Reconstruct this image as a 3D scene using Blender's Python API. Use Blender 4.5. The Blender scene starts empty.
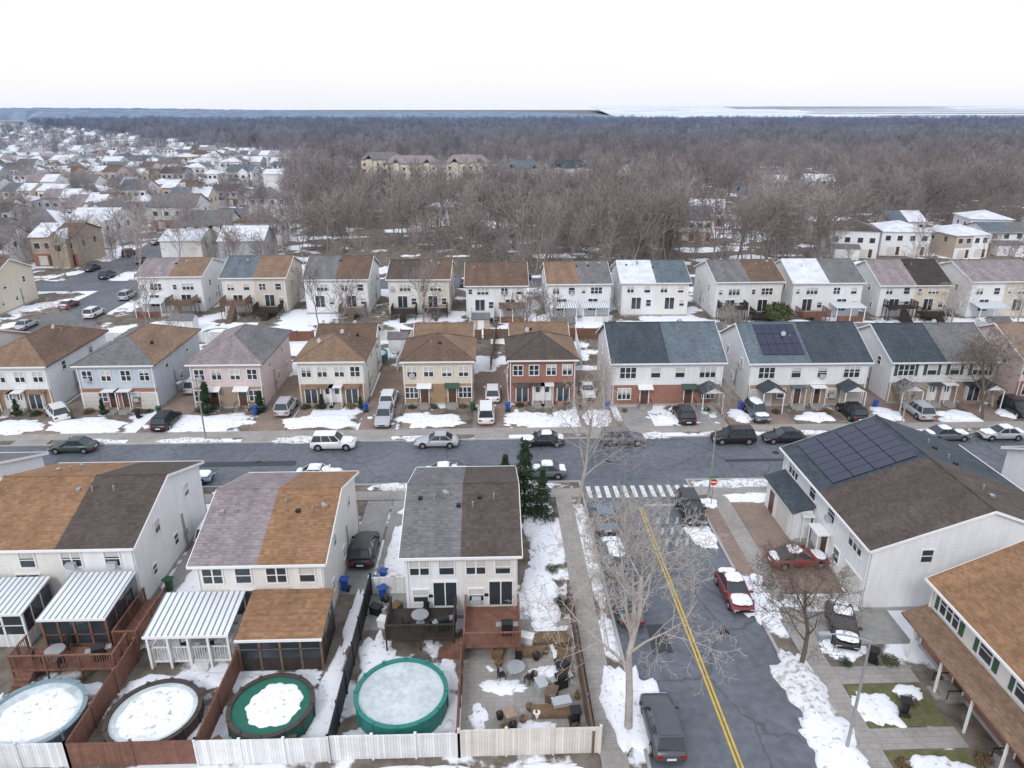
import bpy, math, random
from mathutils import Vector, Matrix, noise
R=random.Random(7)
sc=bpy.context.scene
COL=sc.collection
pi=math.pi
# ------------------------------------------------------------------ materials
MATS={}
def M(name,col,rough=.8,var=.12,scale=1.5,kind=None,metal=0.,spec=.3,world=False,bump=0.):
    if name in MATS: return MATS[name]
    m=bpy.data.materials.new(name); m.use_nodes=True
    nt=m.node_tree; N=nt.nodes; L=nt.links
    b=N['Principled BSDF']
    b.inputs['Roughness'].default_value=rough; b.inputs['Metallic'].default_value=metal
    b.inputs['Specular IOR Level'].default_value=spec
    c=(col[0],col[1],col[2],1)
    if world:
        g=N.new('ShaderNodeNewGeometry'); vec=g.outputs['Position']
    else:
        g=N.new('ShaderNodeTexCoord'); vec=g.outputs['Object']
    def noise_(sc_,det=3,v=None):
        n=N.new('ShaderNodeTexNoise'); n.inputs['Scale'].default_value=sc_; n.inputs['Detail'].default_value=det
        L.new(v or vec,n.inputs['Vector']); return n.outputs['Fac']
    def math_(op,a,b2=None,c2=None):
        n=N.new('ShaderNodeMath'); n.operation=op
        for i,x in enumerate((a,b2,c2)):
            if x is None: continue
            if isinstance(x,(int,float)): n.inputs[i].default_value=x
            else: L.new(x,n.inputs[i])
        return n.outputs[0]
    f=math_('ADD',math_('MULTIPLY',noise_(scale),.6),math_('MULTIPLY',noise_(scale*7,2),.4))
    f=math_('MULTIPLY_ADD',math_('SUBTRACT',f,.5),var*5,1.0)
    if kind in('siding','shingle','corr','brick','paver','fence','snow'):
        s=N.new('ShaderNodeSeparateXYZ'); L.new(vec,s.inputs[0])
    if kind=='siding':
        fr=math_('FRACT',math_('MULTIPLY',s.outputs[2],5.5))
        k=math_('MULTIPLY_ADD',math_('LESS_THAN',fr,.18),-.10,1.0); f=math_('MULTIPLY',f,k)
        mp=N.new('ShaderNodeMapping'); mp.inputs['Scale'].default_value=(2.5,2.5,.25); L.new(vec,mp.inputs[0])
        f=math_('MULTIPLY',f,math_('MULTIPLY_ADD',noise_(1.2,3,mp.outputs[0]),.26,.86))
    if kind=='shingle':
        zz=math_('MULTIPLY',s.outputs[2],13)
        fr=math_('FRACT',zz)
        k=math_('MULTIPLY_ADD',math_('LESS_THAN',fr,.25),-.14,1.0); f=math_('MULTIPLY',f,k)
        cm=N.new('ShaderNodeCombineXYZ')
        L.new(math_('MULTIPLY',s.outputs[0],3.2),cm.inputs[0]); L.new(math_('MULTIPLY',s.outputs[1],3.2),cm.inputs[1]); L.new(math_('MULTIPLY',math_('FLOOR',zz),1.7),cm.inputs[2])
        w=N.new('ShaderNodeTexWhiteNoise'); 
        fl=N.new('ShaderNodeVectorMath'); fl.operation='FLOOR'; L.new(cm.outputs[0],fl.inputs[0]); L.new(fl.outputs[0],w.inputs['Vector'])
        f=math_('MULTIPLY',f,math_('MULTIPLY_ADD',w.outputs['Value'],.36,.82))
        mp=N.new('ShaderNodeMapping'); mp.inputs['Scale'].default_value=(1,.3,.3); L.new(vec,mp.inputs[0])
        f=math_('MULTIPLY',f,math_('MULTIPLY_ADD',noise_(.8,3,mp.outputs[0]),.8,.60))
    if kind=='corr':
        fr=math_('FRACT',math_('MULTIPLY',s.outputs[0],2.6))
        k=math_('MULTIPLY_ADD',math_('LESS_THAN',fr,.28),-.72,1.0); f=math_('MULTIPLY',f,k)
    if kind=='fence':
        q_=math_('MULTIPLY',math_('ADD',s.outputs[0],s.outputs[1]),6.5)
        k=math_('MULTIPLY_ADD',math_('LESS_THAN',math_('FRACT',q_),.14),-.35,1.0); f=math_('MULTIPLY',f,k)
        w=N.new('ShaderNodeTexWhiteNoise'); w.noise_dimensions='1D'; L.new(math_('FLOOR',q_),w.inputs['W'])
        f=math_('MULTIPLY',f,math_('MULTIPLY_ADD',w.outputs['Value'],.25,.87))
    mul=N.new('ShaderNodeMix'); mul.data_type='RGBA'; mul.blend_type='MULTIPLY'; mul.inputs[0].default_value=1
    if kind in('brick','paver'):
        cm=N.new('ShaderNodeCombineXYZ')
        if kind=='brick':
            L.new(math_('ADD',s.outputs[0],s.outputs[1]),cm.inputs[0]); L.new(s.outputs[2],cm.inputs[1])
        else:
            L.new(s.outputs[0],cm.inputs[0]); L.new(s.outputs[1],cm.inputs[1])
        br=N.new('ShaderNodeTexBrick'); L.new(cm.outputs[0],br.inputs['Vector'])
        br.inputs['Scale'].default_value=4 if kind=='brick' else .6
        br.inputs['Mortar Size'].default_value=.02 if kind=='brick' else .008
        k_=(.72,.75,.8) if kind=='brick' else (.92,.92,.93)
        br.inputs['Color1'].default_value=c; br.inputs['Color2'].default_value=(c[0]*k_[0],c[1]*k_[1],c[2]*k_[2],1)
        br.inputs['Mortar'].default_value=(.35,.33,.3,1) if kind=='brick' else (c[0]*.65,c[1]*.65,c[2]*.65,1)
        L.new(br.outputs['Color'],mul.inputs[6])
    elif kind=='snow':
        r=N.new('ShaderNodeValToRGB'); L.new(noise_(3.0,7),r.inputs[0]); e=r.color_ramp.elements
        e[0].position=.28 if name=='snow' else .34; e[0].color=(c[0]*.5,c[1]*.47,c[2]*.42,1); e[1].position=.42 if name=='snow' else .52; e[1].color=c
        L.new(r.outputs[0],mul.inputs[6])
    else: mul.inputs[6].default_value=c
    L.new(f,mul.inputs[7])
    L.new(mul.outputs[2],b.inputs['Base Color'])
    if bump:
        bp=N.new('ShaderNodeBump'); bp.inputs['Strength'].default_value=bump; bp.inputs['Distance'].default_value=.1
        L.new(noise_(scale*5,3),bp.inputs['Height']); L.new(bp.outputs[0],b.inputs['Normal'])
    MATS[name]=m; return m
def siding(n,c): return M('siding_'+n,c,.6,.05,.8,'siding')
WHITE=siding('white',(.76,.765,.77)); CREAM=siding('cream',(.67,.60,.48)); BEIGE=siding('beige',(.63,.57,.49)); PINK=siding('pinkish',(.65,.54,.52))
GREY=siding('grey',(.42,.44,.46)); BLUE=siding('blue',(.50,.56,.61)); YEL=siding('yellow',(.62,.52,.32)); TAN=siding('tan',(.46,.38,.30)); GREEN=siding('sage',(.38,.42,.30)); IVORY=siding('ivory',(.74,.715,.67))
def roofm(n,c): return M('shingle_'+n,c,.9,.13,.9,'shingle')
R_OR=roofm('orange',(.265,.152,.085)); R_BR=roofm('brown',(.145,.096,.07)); R_DK=roofm('dark',(.055,.047,.043)); R_GR=roofm('grey',(.165,.162,.165)); R_PK=roofm('pink',(.26,.22,.228)); R_SL=roofm('slate',(.058,.072,.086)); R_TN=roofm('tan',(.225,.15,.103)); R_DB=roofm('darkbrown',(.092,.074,.064)); R_SN=M('roof_snowy',(.62,.64,.68),.9,.25,.6); R_BG=roofm('bluegrey',(.12,.15,.175))
BRK=M('brick_red',(.35,.125,.08),.85,.12,1,'brick'); BRO=M('brick_orange',(.41,.24,.12),.85,.12,1,'brick'); BRT=M('brick_tan',(.38,.27,.19),.85,.12,1,'brick')
TRIM=M('trim_white',(.78,.78,.77),.5,.05); GLASS=M('window_glass',(.035,.045,.055),.08,.3,1.0,spec=.6); DOORM=M('door_paint',(.12,.06,.04),.5); GAR=M('garage_door',(.6,.58,.53),.5,.06,1)
CONC=M('concrete',(.34,.32,.295),.9,.2,.5,'paver',world=True); DRV=M('driveway_paving',(.27,.205,.17),.9,.26,.35,'paver',world=True); DRG=M('driveway_grey',(.29,.285,.275),.9,.24,.35,world=True); KERB=M('kerb_stone',(.38,.37,.36),.9,.15,1,world=True)
SNOW=M('snow',(.85,.87,.91),.7,.03,.9,'snow',bump=.3,world=True); SNOWD=M('snow_dirty',(.76,.77,.79),.8,.10,.9,'snow',bump=.35,world=True)
WOODR=M('wood_red',(.20,.10,.072),.8,.25,2,'fence'); WOODB=M('wood_brown',(.18,.125,.09),.85,.25,2,'fence'); WOODD=M('wood_dark',(.05,.04,.036),.85,.2,2,'fence'); BLACKF=M('fence_black',(.025,.027,.03),.6,.2,2,'fence'); VINYL=M('vinyl_white',(.74,.745,.74),.45,.10,1.5,'fence'); VINB=M('vinyl_beige',(.68,.635,.58),.5,.10,1.5,'fence')
AWN=M('awning_metal',(.72,.76,.79),.4,.06,1,'corr'); METAL=M('galvanised_metal',(.38,.39,.40),.45,.1,2,metal=.5); BLK=M('black_plastic',(.02,.02,.022),.5); TYRE=M('tyre_rubber',(.018,.018,.018),.85); HUB=M('hub_metal',(.4,.4,.42),.35,metal=.7)
REDL=M('tail_light',(.35,.015,.01),.3); HEADL=M('head_light',(.6,.62,.65),.15); STOPR=M('sign_red',(.55,.03,.03),.4); SOLAR=M('solar_panel',(.016,.02,.05),.15,.2,1,spec=.6)
TEAL=M('pool_rim_teal',(.03,.20,.17),.45); PCOV=M('pool_cover_ice',(.52,.58,.59),.5,.3,.45,bump=.2,world=True); GCOV=M('pool_cover_green',(.02,.13,.09),.6); PWALL=M('pool_wall',(.10,.14,.16),.5); DRIM=M('pool_rim_dark',(.07,.055,.05),.6); PBL=M('pool_rim_blue',(.22,.30,.34),.5)
SYC=M('bark_sycamore',(.40,.36,.32),.9,.3,1.5); BARKB=M('bark_brown',(.15,.115,.09),.9,.2,3)
PINE=M('pine_needles',(.03,.055,.028),.8,.35,2); SHRUB=M('shrub_leaves',(.075,.085,.035),.8,.4,3); BROWNLEAF=M('dry_shrub',(.17,.11,.06),.9,.3,3)
GRASS=M('winter_grass',(.13,.13,.06),.9,.4,1.2,world=True)
YELP=M('paint_yellow',(.62,.42,.06),.7,.25,2,world=True); WHP=M('paint_white',(.66,.66,.65),.7,.3,2,world=True); WHW=M('paint_white_worn',(.36,.37,.38),.7,.4,2,world=True)
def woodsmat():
    # grey-brown bark; distance haze is painted in, turning the colour bluer northwards
    m=bpy.data.materials.new('woods_bark_hazed'); m.use_nodes=True; nt=m.node_tree;N=nt.nodes;L=nt.links
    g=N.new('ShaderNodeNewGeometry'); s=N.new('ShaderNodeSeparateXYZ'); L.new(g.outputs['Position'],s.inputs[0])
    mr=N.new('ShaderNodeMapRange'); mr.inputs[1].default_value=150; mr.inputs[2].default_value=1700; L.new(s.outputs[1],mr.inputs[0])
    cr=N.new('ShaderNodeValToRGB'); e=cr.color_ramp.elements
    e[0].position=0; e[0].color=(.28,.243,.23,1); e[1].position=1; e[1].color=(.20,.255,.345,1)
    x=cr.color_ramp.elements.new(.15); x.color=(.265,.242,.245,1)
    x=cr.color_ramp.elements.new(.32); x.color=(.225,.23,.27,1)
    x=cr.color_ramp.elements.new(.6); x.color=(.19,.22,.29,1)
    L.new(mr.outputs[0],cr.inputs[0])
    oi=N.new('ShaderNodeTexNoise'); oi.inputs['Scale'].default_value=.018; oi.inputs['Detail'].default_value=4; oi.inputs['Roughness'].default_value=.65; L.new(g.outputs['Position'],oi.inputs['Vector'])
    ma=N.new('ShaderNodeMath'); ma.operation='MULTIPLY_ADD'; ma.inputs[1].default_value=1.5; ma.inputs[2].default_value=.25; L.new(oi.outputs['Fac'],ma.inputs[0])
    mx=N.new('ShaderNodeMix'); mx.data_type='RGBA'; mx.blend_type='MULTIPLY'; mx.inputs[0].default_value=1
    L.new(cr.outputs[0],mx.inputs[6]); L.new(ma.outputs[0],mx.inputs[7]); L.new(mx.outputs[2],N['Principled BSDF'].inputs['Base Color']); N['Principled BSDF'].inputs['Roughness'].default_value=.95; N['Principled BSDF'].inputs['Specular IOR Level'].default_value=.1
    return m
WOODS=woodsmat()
# ------------------------------------------------------------------ mesh builder
class MB:
    def __init__(s): s.v=[];s.f=[];s.m=[];s.ms=[]
    def mi(s,mat):
        if mat not in s.ms: s.ms.append(mat)
        return s.ms.index(mat)
    def face(s,pts,mat):
        n=len(s.v); s.v.extend([tuple(p) for p in pts]); s.f.append(tuple(range(n,n+len(pts)))); s.m.append(s.mi(mat))
    def box(s,x0,x1,y0,y1,z0,z1,mat):
        if x0>x1:x0,x1=x1,x0
        if y0>y1:y0,y1=y1,y0
        n=len(s.v); s.v+=[(x0,y0,z0),(x1,y0,z0),(x1,y1,z0),(x0,y1,z0),(x0,y0,z1),(x1,y0,z1),(x1,y1,z1),(x0,y1,z1)]
        k=s.mi(mat)
        for f in((0,3,2,1),(4,5,6,7),(0,1,5,4),(1,2,6,5),(2,3,7,6),(3,0,4,7)): s.f.append(tuple(n+i for i in f)); s.m.append(k)
    def slab(s,pts,t,mat):
        n=len(s.v);c=len(pts); s.v+=[tuple(p) for p in pts]+[(p[0],p[1],p[2]-t) for p in pts]
        k=s.mi(mat); s.f.append(tuple(range(n,n+c))); s.m.append(k); s.f.append(tuple(range(n+2*c-1,n+c-1,-1))); s.m.append(k)
        for i in range(c):
            j=(i+1)%c; s.f.append((n+i,n+c+i,n+c+j,n+j)); s.m.append(k)
    def tube(s,a,b,ra,rb,n,mat,cap=True):
        a=Vector(a);b=Vector(b);d=(b-a)
        if d.length<1e-6:return
        d.normalize(); u=d.orthogonal().normalized(); w=d.cross(u)
        o=len(s.v);k=s.mi(mat)
        for p,r in((a,ra),(b,rb)):
            for i in range(n):
                t=2*pi*i/n; q=p+u*(r*math.cos(t))+w*(r*math.sin(t)); s.v.append((q.x,q.y,q.z))
        for i in range(n):
            j=(i+1)%n; s.f.append((o+i,o+j,o+n+j,o+n+i)); s.m.append(k)
        if cap and n>3:
            s.f.append(tuple(o+n+i for i in range(n))); s.m.append(k); s.f.append(tuple(o+n-1-i for i in range(n))); s.m.append(k)
    def mesh(s,name,smooth=False):
        me=bpy.data.meshes.new(name); me.from_pydata(s.v,[],s.f)
        for m in s.ms: me.materials.append(m)
        me.polygons.foreach_set('material_index',s.m)
        if smooth: me.polygons.foreach_set('use_smooth',[True]*len(s.f))
        me.update(); return me
    def obj(s,name,parent=None,smooth=False,loc=(0,0,0),rot=0):
        o=bpy.data.objects.new(name,s.mesh(name,smooth)); COL.objects.link(o); o.location=loc; o.rotation_euler[2]=rot
        if parent: o.parent=parent
        return o
def empty(name,loc=(0,0,0),rot=0,scale=1):
    e=bpy.data.objects.new(name,None); COL.objects.link(e); e.location=loc; e.rotation_euler[2]=rot; e.scale=(scale,)*3; return e
# ------------------------------------------------------------------ camera, light
cam=bpy.data.cameras.new('camera'); co=bpy.data.objects.new('camera',cam); COL.objects.link(co); sc.camera=co
co.location=(0,0,34); co.rotation_euler=(math.radians(90-20.97),0,math.radians(-1.8))
cam.sensor_width=36; cam.lens=25.3; cam.clip_end=30000; cam.clip_start=.5
W=bpy.data.worlds.new('World'); sc.world=W; W.use_nodes=True
nt=W.node_tree;N=nt.nodes;L=nt.links; bg=N['Background']
sky=N.new('ShaderNodeTexSky'); sky.sky_type='NISHITA'; sky.sun_disc=False; sky.sun_elevation=math.radians(40); sky.sun_rotation=math.radians(200)
sm=N.new('ShaderNodeMix'); sm.data_type='RGBA'; sm.inputs[0].default_value=.94
tc=N.new('ShaderNodeTexCoord'); sp=N.new('ShaderNodeSeparateXYZ'); L.new(tc.outputs['Generated'],sp.inputs[0])
cr=N.new('ShaderNodeValToRGB'); L.new(sp.outputs[2],cr.inputs[0])
e=cr.color_ramp.elements; e[0].position=0; e[0].color=(7.3,7.5,8.2,1); e[1].position=.35; e[1].color=(8.5,8.9,10.0,1)
x=cr.color_ramp.elements.new(.035); x.color=(8.1,8.0,8.4,1)
x=cr.color_ramp.elements.new(.12); x.color=(8.4,8.5,9.1,1)
cn=N.new('ShaderNodeTexNoise'); cn.inputs['Scale'].default_value=2.2; cn.inputs['Detail'].default_value=4
mpp=N.new('ShaderNodeMapping'); mpp.inputs['Scale'].default_value=(1,1,5); L.new(tc.outputs['Generated'],mpp.inputs[0]); L.new(mpp.outputs[0],cn.inputs['Vector'])
cmx=N.new('ShaderNodeMath'); cmx.operation='MULTIPLY_ADD'; cmx.inputs[1].default_value=.12; cmx.inputs[2].default_value=.94; L.new(cn.outputs['Fac'],cmx.inputs[0])
mm=N.new('ShaderNodeMix'); mm.data_type='RGBA'; mm.blend_type='MULTIPLY'; mm.inputs[0].default_value=1; L.new(cr.outputs[0],mm.inputs[6]); L.new(cmx.outputs[0],mm.inputs[7])
L.new(sky.outputs[0],sm.inputs[6]); L.new(mm.outputs[2],sm.inputs[7]); L.new(sm.outputs[2],bg.inputs[0]); bg.inputs[1].default_value=.126
sl=bpy.data.lights.new('sun','SUN'); sl.energy=1.25; sl.angle=math.radians(14); sl.color=(1,.975,.945); so=bpy.data.objects.new('sun',sl); COL.objects.link(so)
so.rotation_euler=(math.radians(50),0,math.radians(-20)); so.location=(0,0,80)
sc.view_settings.view_transform='Standard'; sc.view_settings.look='None'; sc.view_settings.exposure=0
# ------------------------------------------------------------------ ground
def groundmat():
    m=bpy.data.materials.new('ground_winter'); m.use_nodes=True; nt=m.node_tree;N=nt.nodes;L=nt.links; b=N['Principled BSDF']; b.inputs['Roughness'].default_value=.9; b.inputs['Specular IOR Level'].default_value=.15
    g=N.new('ShaderNodeNewGeometry'); s=N.new('ShaderNodeSeparateXYZ'); L.new(g.outputs['Position'],s.inputs[0])
    def nz(sc_,d=4):
        n=N.new('ShaderNodeTexNoise'); n.inputs['Scale'].default_value=sc_; n.inputs['Detail'].default_value=d; n.inputs['Roughness'].default_value=.6; L.new(g.outputs['Position'],n.inputs['Vector']); return n.outputs['Fac']
    def mt(op,a,b2=None,c2=None,cl=False):
        n=N.new('ShaderNodeMath'); n.operation=op; n.use_clamp=cl
        for i,x in enumerate((a,b2,c2)):
            if x is None: continue
            if isinstance(x,(int,float)): n.inputs[i].default_value=x
            else: L.new(x,n.inputs[i])
        return n.outputs[0]
    def ramp(f,st):
        r=N.new('ShaderNodeValToRGB'); L.new(f,r.inputs[0]); el=r.color_ramp.elements
        el[0].position=st[0][0]; el[0].color=st[0][1]+(1,); el[1].position=st[-1][0]; el[1].color=st[-1][1]+(1,)
        for p_,c_ in st[1:-1]: q=el.new(p_); q.color=c_+(1,)
        return r.outputs[0]
    dirt=ramp(nz(.7),[(.3,(.10,.08,.062)),(.5,(.17,.145,.12)),(.62,(.21,.19,.165)),(.75,(.14,.14,.085))])
    inw=mt('MULTIPLY',mt('MULTIPLY',mt('SUBTRACT',s.outputs[1],158),.12,None,True),mt('MULTIPLY',mt('ADD',mt('MULTIPLY',s.outputs[1],.26),s.outputs[0]),.1,None,True),None,True)
    mask=ramp(mt('MULTIPLY_ADD',inw,-.085,nz(.11,7)),[(.50,(0,0,0)),(.53,(1,1,1))])
    mx=N.new('ShaderNodeMix'); mx.data_type='RGBA'; L.new(mask,mx.inputs[0]); L.new(dirt,mx.inputs[6]); mx.inputs[7].default_value=(.82,.84,.88,1)
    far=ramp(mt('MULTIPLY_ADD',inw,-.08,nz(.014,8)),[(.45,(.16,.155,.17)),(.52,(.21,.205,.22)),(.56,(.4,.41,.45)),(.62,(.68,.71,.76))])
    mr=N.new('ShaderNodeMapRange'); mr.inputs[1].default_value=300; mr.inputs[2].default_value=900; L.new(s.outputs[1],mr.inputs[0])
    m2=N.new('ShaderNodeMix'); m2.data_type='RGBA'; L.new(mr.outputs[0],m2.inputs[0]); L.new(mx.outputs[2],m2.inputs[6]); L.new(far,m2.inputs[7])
    L.new(m2.outputs[2],b.inputs['Base Color'])
    return m
GR=groundmat()
g=MB(); g.face([(-12000,-300,0),(12000,-300,0),(12000,16000,0),(-12000,16000,0)],GR); g.obj('ground')
def asphalt():
    m=bpy.data.materials.new('asphalt'); m.use_nodes=True; nt=m.node_tree;N=nt.nodes;L=nt.links; b=N['Principled BSDF']
    g=N.new('ShaderNodeNewGeometry')
    def nz(s_,d):
        n=N.new('ShaderNodeTexNoise'); n.inputs['Scale'].default_value=s_; n.inputs['Detail'].default_value=d
        L.new(g.outputs['Position'],n.inputs['Vector']); return n.outputs['Fac']
    a=N.new('ShaderNodeMath'); a.operation='ADD'; L.new(nz(.15,4),a.inputs[0]); L.new(nz(1.6,6),a.inputs[1])
    r=N.new('ShaderNodeValToRGB'); e=r.color_ramp.elements; e[0].position=.35; e[0].color=(.076,.086,.104,1); e[1].position=.70; e[1].color=(.165,.18,.205,1)
    h=N.new('ShaderNodeMath'); h.operation='MULTIPLY'; h.inputs[1].default_value=.5; L.new(a.outputs[0],h.inputs[0]); L.new(h.outputs[0],r.inputs[0])
    v=N.new('ShaderNodeTexVoronoi'); v.feature='DISTANCE_TO_EDGE'; v.inputs['Scale'].default_value=.13
    dn=N.new('ShaderNodeVectorMath'); dn.operation='ADD'; nn=N.new('ShaderNodeTexNoise'); nn.inputs['Scale'].default_value=.8; L.new(g.outputs['Position'],nn.inputs['Vector']); 
    L.new(nn.outputs['Color'],dn.inputs[0]); L.new(g.outputs['Position'],dn.inputs[1]); L.new(dn.outputs[0],v.inputs['Vector'])
    lt=N.new('ShaderNodeMath'); lt.operation='LESS_THAN'; lt.inputs[1].default_value=.009; L.new(v.outputs['Distance'],lt.inputs[0])
    mx=N.new('ShaderNodeMix'); mx.data_type='RGBA'; ml=N.new('ShaderNodeMath'); ml.operation='MULTIPLY'; ml.inputs[1].default_value=.45; L.new(lt.outputs[0],ml.inputs[0]); L.new(ml.outputs[0],mx.inputs[0]); L.new(r.outputs[0],mx.inputs[6]); mx.inputs[7].default_value=(.04,.042,.046,1)
    L.new(mx.outputs[2],b.inputs['Base Color']); b.inputs['Roughness'].default_value=.65
    return m
ASP=asphalt()
def sheet(name,x0,x1,y0,y1,z,mat):
    m=MB(); m.face([(x0,y0,z),(x1,y0,z),(x1,y1,z),(x0,y1,z)],mat); return m.obj(name)
def raised(name,x0,x1,y0,y1,z,mat):
    m=MB(); m.box(x0,x1,y0,y1,-.02,z,mat); return m.obj(name)
sheet('road',-220,220,61.9,71.5,.012,ASP)
sheet('road',8.6,18.9,5,61.9,.012,ASP)
sheet('road',-300,160,143,152,.012,ASP)
sheet('road',-78,-68,71.5,143,.012,ASP)
sheet('road',-90,-81,152,420,.012,ASP)
for y in (205,262,330,410,500): sheet('road',-420,-90,y,y+9,.012,ASP)
raised('kerb',-68,220,71.5,71.7,.13,KERB); raised('kerb',-220,-78,71.5,71.7,.13,KERB)
raised('kerb',-220,8.6,61.7,61.9,.13,KERB); raised('kerb',18.9,220,61.7,61.9,.13,KERB)
raised('kerb',8.4,8.6,5,61.7,.13,KERB); raised('kerb',18.9,19.1,5,61.7,.13,KERB)
raised('pavement',-68,220,72.9,74.5,.11,CONC)
raised('pavement',-220,8.4,58.8,60.4,.11,CONC); raised('pavement',19.1,220,58.8,60.4,.11,CONC)
raised('pavement',5.9,7.4,5,58.8,.11,CONC); raised('pavement',20.4,21.9,5,58.8,.11,CONC)
mk=MB()
for x in (13.35,13.6): mk.face([(x,5,.018),(x+.13,5,.018),(x+.13,57,.018),(x,57,.018)],YELP)
mk.obj('road_marking')
mk=MB(); x=9.0
while x<18.6:
    mk.face([(x,58.7,.018),(x+.42,58.7,.018),(x+.42,60.9,.018),(x,60.9,.018)],WHP); x+=.86
mk.obj('road_marking')
mk=MB()
for i in range(5):
    for k in range(3):
        x=14.3+i*.85; y=50.6+k*1.7; mk.face([(x,y,.018),(x+.26,y,.018),(x+.61,y+1.1,.018),(x+.35,y+1.1,.018)],WHW)
mk.face([(13.9,57.0,.018),(18.6,57.0,.018),(18.6,57.4,.018),(13.9,57.4,.018)],WHW)
mk.obj('road_marking')
PATCH=M('asphalt_patch',(.055,.06,.07),.8,.2,1.5,world=True)
mk=MB()
for x0,x1,y0,y1 in ((-32,-20,66,67.2),(-3,2,64,65.6),(24,33,65.5,66.2),(10.6,12.0,38,41),(-50,-44,65,66.3)): mk.face([(x0,y0,.016),(x1,y0+.1,.016),(x1-.1,y1,.016),(x0+.15,y1-.05,.016)],PATCH)
mk.obj('road_repair')
mk=MB()
for x,y in ((-24,67),(12,66),(16,40),(30,67.5),(12.3,52)): mk.tube((x,y,.0),(x,y,.02),.36,.36,20,BLK)
mk.obj('manhole_cover')
# ------------------------------------------------------------------ snow
sn=[0]
def snow(x,y,rx,ry,h=.3,rot=0,mat=SNOW,name='snow_patch',z=0.0,pw=2.6,rag=1.0):
    sn[0]+=1; sd=sn[0]*3.7; m=MB(); k=m.mi(mat); n=60; rings=[.3,.52,.70,.84,.94,1.0]
    m.v.append((0,0,h))
    for ri,t in enumerate(rings):
        for i in range(n):
            a=2*pi*i/n; ca,sa=math.cos(a),math.sin(a)
            q=1/((abs(ca)**pw+abs(sa)**pw)**(1/pw))
            wob=1+rag*t*(.40*noise.noise(Vector((ca*1.7+sd,sa*1.7,sd)))+.24*noise.noise(Vector((ca*4+sd,sa*4,sd+9)))+.12*noise.noise(Vector((ca*9+sd,sa*9,sd+5))))
            X=rx*q*ca*t*wob; Y=ry*q*sa*t*wob
            zz=h*(1-t**2.6)**.6*(1+.6*noise.noise(Vector((X*.9+sd,Y*.9,3)))+.12*noise.noise(Vector((X*3,Y*3,sd)))) if t<1 else -.03
            m.v.append((X,Y,zz))
    for i in range(n): j=(i+1)%n; m.f.append((0,1+i,1+j)); m.m.append(k)
    for r in range(len(rings)-1):
        for i in range(n):
            j=(i+1)%n; a=1+r*n; m.f.append((a+i,a+n+i,a+n+j,a+j)); m.m.append(k)
    return m.obj(name,None,True,(x,y,z),rot)
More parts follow.
